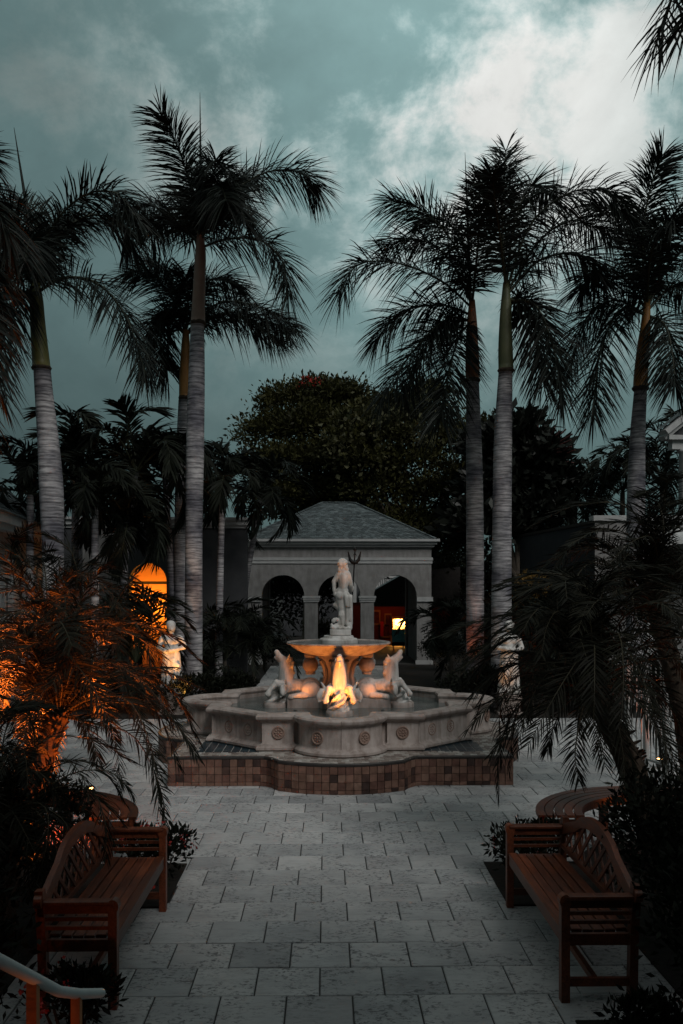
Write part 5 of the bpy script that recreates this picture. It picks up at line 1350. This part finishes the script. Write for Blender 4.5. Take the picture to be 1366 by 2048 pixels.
tree('blossoming_tree', 'pale flowering tree beside the flame tree, above the pavilion roof', PX(856, 34.5), [lobe(735, 850, 34.5, 55, 26), lobe(690, 885, 34, 45, 22), lobe(790, 822, 35.5, 55, 26), lobe(850, 800, 36, 44, 24), lobe(780, 880, 34.5, 60, 30), lobe(740, 930, 34, 60, 26),
     lobe(850, 860, 35.5, 55, 40), lobe(830, 940, 35, 70, 44), lobe(760, 990, 34.5, 70, 40), lobe(880, 1000, 35, 60, 46), lobe(800, 1060, 35, 70, 44), lobe(870, 1090, 35, 60, 44), lobe(700, 1050, 36, 90, 40), lobe(905, 900, 36, 60, 44), lobe(925, 980, 36, 60, 50), lobe(920, 1060, 36, 60, 46), lobe(960, 870, 36.5, 40, 36)], M_TREE, 44000, .19, .5, .22,
     accent=(M_TREE_P, [P(x, y, 33.6) for x, y in ((735, 832), (752, 842), (700, 868), (718, 858), (685, 880), (760, 870), (800, 850), (790, 838), (770, 905), (745, 925), (820, 815), (845, 790), (700, 915), (660, 905), (835, 870))], 46, .24, .34))
tree('umbrella_tree', 'dark umbrella tree with spiky flower stalks right of the palm trunks', PX(1040, 32), [lobe(1020, 890, 32, 45, 36), lobe(1070, 920, 32, 45, 40), lobe(1105, 960, 32, 30, 30), lobe(1040, 970, 32, 55, 40), lobe(980, 900, 32.5, 40, 40), lobe(980, 980, 32.5, 50, 50),
     lobe(1060, 1030, 32, 50, 36), lobe(980, 1060, 32, 70, 50), lobe(1040, 850, 32, 24, 16)], M_SCHEF, 9000, .42, .45, .2, clump=.3, spread=.6)
def stalks():
    root = bpy.data.objects.get('umbrella_tree'); base = root.location
    for (x, y, dirs) in ((1085, 905, [(1145, 868), (1142, 880), (1143, 893), (1132, 858), (1120, 862), (1110, 855), (1135, 905)]), (1108, 918, [(1150, 900), (1146, 912), (1148, 926), (1138, 895), (1130, 932)]), (1078, 870, [(1076, 852), (1085, 856)])):
        for tx, ty in dirs:
            m = MB(); a = P(x, y, 31.6) - base; b = P(tx, ty, 31.2 + random.uniform(-.5, .5)) - base; m.tube([a, a.lerp(b, .5), b], [.02, .035, .03], 6); m.build('flower_stalk', material('dark_red_stalk', (.05, .018, .018), (.08, .03, .028), 5, .7), root)
stalks()

# =================================================================== SHRUBS
def shrub(name, label, c, r_, n, size, mat=None, group=None, flowers=0, aspect=.38, cat='shrub', fl_mat=None):
    c = Vector(c); root = thing(name, label, cat, (c.x, c.y, 0), 0, group)
    lob = [(np.array((0, 0, c.z)), np.array(r_))] + [(np.array((random.uniform(-.6, .6) * r_[0], random.uniform(-.6, .6) * r_[1], c.z + random.uniform(-.2, .45) * r_[2])), np.array(r_) * random.uniform(.45, .65)) for _ in range(6)]
    Cs, Ns = [], []
    for q, rr in lob:
        a, b = blob_points(n // len(lob), q, rr, .5, .6); Cs.append(a); Ns.append(b)
    Cn, Nn = np.vstack(Cs), np.vstack(Ns); k = Cn[:, 2] > .01; Cn, Nn = Cn[k], Nn[k]
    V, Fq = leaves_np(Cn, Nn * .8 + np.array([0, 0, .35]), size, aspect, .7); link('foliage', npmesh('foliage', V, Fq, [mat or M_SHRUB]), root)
    st = MB()
    for i in range(7):
        a = i * .9; st.tube([(0.05 * math.cos(a), .05 * math.sin(a), -.02), (r_[0] * .5 * math.cos(a), r_[1] * .5 * math.sin(a), c.z)], [.014, .006], 5)
    st.build('stem', M_BARK, root)
    if flowers:
        for i in range(flowers):
            q, nn = blob_points(1, (0, 0, c.z), np.array(r_) * 1.0, .95, .9); m = rng.normal(0, .022, (16, 3)) + q
            m = m[m[:, 2] > .03] if (m[:, 2] > .03).sum() > 3 else np.abs(m)
            V, Fq = leaves_np(m, np.tile([0, 0, 1.], (len(m), 1)), .026, .8, 1.0); link('blossom', npmesh('blossom', V, Fq, [fl_mat or M_RED]), root)
    return root
IX = 'flowering shrubs beside the benches'
shrub('ixora', 'red flowering shrub past the far arm of the left bench', UD(-1.62, 7.55, .26), (.34, .40, .26), 1500, .065, group=IX, flowers=14)
shrub('ixora', 'leafy shrub past the far arm of the right bench', UD(1.66, 7.60, .27), (.34, .42, .28), 1600, .065, group=IX, flowers=5)
shrub('ixora', 'red flowering shrub before the near arm of the left bench', UD(-1.56, 5.0, .18), (.26, .30, .20), 1100, .06, group=IX, flowers=9)
shrub('ixora', 'dark shrub before the near arm of the right bench', UD(1.75, 4.9, .12), (.28, .30, .15), 900, .06, group=IX, flowers=2)
BM = 'dark shrubs massed in the side beds'
shrub('dark_shrub', 'large dark shrub behind the right bench', UD(2.45, 6.5, .62), (.52, .75, .62), 5200, .07, group=BM)
shrub('dark_shrub', 'dark shrub in the lower right corner', UD(2.35, 5.0, .58), (.62, .75, .55), 5000, .07, group=BM)
shrub('dark_shrub', 'dark shrub behind the curved bench on the right', UD(3.25, 7.5, .36), (.55, .5, .34), 3000, .065, group=BM)
shrub('dark_shrub', 'large dark shrub behind the left bench', UD(-2.55, 6.3, .55), (.50, .8, .55), 5200, .07, group=BM)
shrub('dark_shrub', 'dark shrub in the lower left corner beyond the handrail', UD(-2.35, 4.9, .5), (.62, .6, .5), 4500, .07, group=BM)
shrub('dark_shrub', 'dark shrub under the amber lit palm on the left', UD(-3.55, 7.3, .32), (.5, .4, .30), 2600, .065, group=BM)
shrub('dark_shrub', 'dark shrub at the left edge beyond the curved bench', UD(-4.9, 8.7, .4), (.6, .5, .36), 3600, .07, group=BM)
BK = 'dark shrubs lining the back beds'
for i, (lab, u, d, rx, h) in enumerate((('dark low hedge shrub left of the basin, under the left statue', -3.5, 17.9, .9, .42), ('dark hedge shrub behind the left statue', -4.6, 18.3, .9, .5), ('dark hedge shrub at the far left of the back bed', -5.9, 18.0, .9, .55),
        ('dark hedge shrub just left of the path to the pavilion', -2.5, 18.6, .7, .45), ('dark hedge shrub just right of the path to the pavilion', 2.9, 18.8, .8, .45), ('dark hedge shrub right of the basin', 4.0, 18.2, .9, .5),
        ('dark hedge shrub beneath the right statue', 5.2, 18.3, .9, .55), ('dark hedge shrub at the far right of the back bed', 6.4, 18.1, .9, .6), ('dark shrub at the left foot of the pavilion', -2.7, 27.5, 1.1, .6), ('dark shrub at the right foot of the pavilion', 3.4, 27.6, 1.0, .6),
        ('dark tall shrub before the shaded wall', 5.8, 23.2, 1.3, 1.0), ('dark tall shrub between pavilion and paired trunks', -4.0, 24.0, 1.2, .9), ('dark tall shrub right of the pavilion behind the trunks', 4.3, 26.5, 1.4, 1.3), ('yellowish round shrub seen through the middle arch', -.95, 36.5, .9, .75))):
    shrub('hedge_shrub' if i < 8 else 'back_shrub', lab, UD(u, d, h), (rx, .55, h), 2600, .10, group=BK, mat=M_TREE if i == 13 else None)
for lab, x, d, rx, h in (('added dark hedge filling the left pavilion arch from behind', 545, 41, 3.4, 2.6), ('added dark hedge behind the pavilion at the right', 900, 42, 3.2, 2.6), ('added dark hedge behind the left wall of the pavilion', 400, 42, 3.6, 2.6), ('added dark hedge beneath the umbrella tree', 1060, 38, 3.2, 2.2)):
    shrub('added_hedge', lab, PX(x, d, h), (rx, 1.2, h), 9000, .26, group='added dark hedges behind the pavilion', cat='hedge')  # hedges added to darken the left arch and close bright gaps beneath the trees
shrub('golden_shrub', 'golden leaved shrub catching amber light right of the trunks', P(1062, 1190, 21.2), (.42, .4, .55), 1800, .11, mat=material('golden_leaf', (.20, .11, .02), (.30, .17, .035), 4, .5, vary=.4, trans=.2), cat='shrub')

# =================================================================== GARDEN STATUES
def garden_statue(label, x, ytop, ybase, d, flip):
    base = P(x, ybase, d); zb = base.z; h = (ybase - ytop) / F_PX * d
    root = thing('garden_statue', label, 'statue', (base.x, base.y, 0), 0, 'draped garden statues'); k = h / 1.5; pr = []
    q = lambda a, b, y=0: (flip * a * k, y * k, zb + b * k)
    c = lambda a, ra, b, rb: pr.append(('c', a, ra * k, b, rb * k)); e = lambda p, r_, rot=(0, 0, 0): pr.append(('e', p, tuple(v * k for v in r_), rot))
    e(q(0, 1.40), (.085, .10, .11)); e(q(-.02, 1.46, .03), (.10, .11, .085)); e(q(.02, 1.36, -.08), (.03, .04, .04)); c(q(0, 1.28), .05, q(0, 1.22), .06)
    c(q(-.15, 1.17), .075, q(.15, 1.17), .075); e(q(0, 1.10), (.17, .12, .15)); c(q(0, 1.05), .14, q(.0, .9), .12); e(q(0, .80), (.17, .14, .14))
    e(q(-.07, 1.12, -.09), (.065, .06, .065)); e(q(.07, 1.12, -.09), (.065, .06, .065))
    c(q(-.19, 1.17), .06, q(-.27, .98), .05); c(q(-.27, .98), .048, q(-.10, .92, -.16), .04); c(q(.19, 1.17), .06, q(.28, .99), .05); c(q(.28, .99), .048, q(.08, .95, -.17), .04); e(q(.0, .94, -.18), (.07, .05, .05))
    for i in range(14):
        a = i * math.pi * 2 / 14; r0, r1 = .13, .20 + .02 * math.sin(i * 2.7)
        c((q(r0 * math.cos(a), .88, r0 * .8 * math.sin(a))), .05, (q(r1 * math.cos(a), .06, r1 * .8 * math.sin(a))), .045)
    c(q(0, .85), .16, q(.02, .08), .18); c(q(.06, .75, -.12), .06, q(.10, .40, -.17), .05); c(q(-.14, .85, -.1), .045, q(.16, .62, -.16), .05); e(q(.13, .07, -.1), (.14, .14, .07))
    sculpt('figure', pr, M_MARBLE, root, .018 * k, 2)
    pd = MB(); pd.box(-.24 * k, .24 * k, -.22 * k, .22 * k, zb - .08, zb + .03); pd.box(-.2 * k, .2 * k, -.19 * k, .19 * k, .06, zb - .082); pd.box(-.26 * k, .26 * k, -.24 * k, .24 * k, 0, .058); bevel(pd.build('pedestal', M_STONE, root), .012)
garden_statue('draped marble statue glowing amber below, left of the basin', 343, 1245, 1390, 18.0, 1)
garden_statue('draped marble statue half hidden by fronds, right of the basin', 1018, 1245, 1390, 18.0, -1)
p = P(374, 1400, 17.0); uplight((p.x, p.y, .32), (PX(345, 18).x, PX(345, 18).y, 1.0), 150, 'amber uplight at the feet of the left garden statue', 50, color=(1, .42, .11))
p = P(1000, 1400, 17.0); uplight((p.x, p.y, .32), (PX(1018, 18).x, PX(1018, 18).y, 1.0), 16, 'amber uplight at the feet of the right garden statue', 50, color=(1, .42, .11))
# amber lamps in the beds
def up(x, d, u_aim, e, lab, spot=120):
    b = PX(x, d, .02); uplight(tuple(b), tuple(b + Vector(u_aim)), e, lab, spot)
up(75, 9.2, (.12, -.35, 1), 2800, 'amber uplight beneath the glowing date palm on the left', 105)
up(10, 9.6, (.35, -.3, 1), 1900, 'amber uplight at the left edge behind the curved bench', 58)
up(180, 10.6, (-.35, -.45, 1), 2200, 'amber uplight on the far side of the glowing date palm', 90)
up(60, 11.0, (0.3, -.25, 1), 1000, 'amber uplight below the back left date palm', 55)
up(88, 7.75, (.12, .25, 1), 260, 'amber uplight low at the trunk of the glowing date palm', 90)
up(30, 7.3, (.2, .2, 1), 260, 'amber uplight in the left bed nearest the bench', 80)
up(935, 20.2, (.05, .1, 1), 60, 'amber uplight at the foot of the rust shafted palm', 70)
up(1062, 20.2, (0, .2, 1), 30, 'amber uplight below the golden shrub', 90)
up(1345, 8.6, (.0, .3, 1), 25, 'amber uplight in the right bed behind the curved bench', 140)
up(1320, 12.5, (.0, -.2, 1), 50, 'amber uplight under the date palm at the right edge', 90)
up(395, 19.0, (-.05, .12, 1), 30, 'amber uplight at the foot of the tall pink-shafted palm', 40)

# =================================================================== HANDRAIL AND FENCE
def handrail():
    a = P(-60, 1892, 2.75); b = P(0, 1922, 2.95); c = P(118, 1983, 3.55); d = P(160, 1988, 3.7); e = P(203, 1986, 3.86)
    root = thing('handrail', 'pale painted handrail on rusty posts in the lower left corner', 'handrail', (b.x, b.y, 0)); o = Vector((b.x, b.y, 0))
    m = MB(); m.tube([a - o, b - o, c.lerp(b, .12) - o, c - o, c.lerp(d, .3) - o, d - o, e - o], [.022, .022, .022, .022, .022, .022, .020], 14); shade_auto(m.build('rail', M_RAIL, root), 60)
    for x, y, dd in ((66, 1962, 3.28), (153, 1992, 3.68)):
        t = P(x, y, dd) - o; mm = MB(); mm.box(t.x - .019, t.x + .019, t.y - .019, t.y + .019, 0, t.z); mm.build('post', M_RUST, root)
handrail()
b_ = UD(-1.2, 3.05, .02); uplight(tuple(b_), tuple(b_ + Vector((.0, .55, .5))), 7, 'amber step light beside the handrail posts', 120)

def fence():
    a = PX(1255, 12.9); b = PX(1420, 11.2); t = b - a; L_ = t.length
    root = thing('ornamental_railing', 'pale metal railing with scrolls behind the right fronds', 'railing', a, math.atan2(t.y, t.x)); zt = 1.75
    MI = material('pale_iron', (.30, .31, .31), (.38, .39, .38), 8, .5)
    for z in (zt, zt - .18, .14): MB().bar((0, 0, z), (L_, 0, z), .03, .03).build('rail', MI, root)
    n = 4
    for i in range(n + 1): MB().box(i * L_ / n - .03, i * L_ / n + .03, -.03, .03, 0, zt + .06).build('post', MI, root)
    for i in range(n):
        x0 = i * L_ / n; w = L_ / n
        for k in range(1, 4): MB().bar((x0 + w * k / 4, 0, .14), (x0 + w * k / 4, 0, zt - .18), .014, .014, (0, 1, 0)).build('baluster', MI, root)
        m = MB(); pts = [(x0 + w / 2 + .12 * math.cos(t_), 0, zt - .34 + .12 * math.sin(t_)) for t_ in np.linspace(0, 2 * math.pi, 18)]; m.tube(pts, .009, 6, cap=False); m.build('scroll', MI, root)
fence()
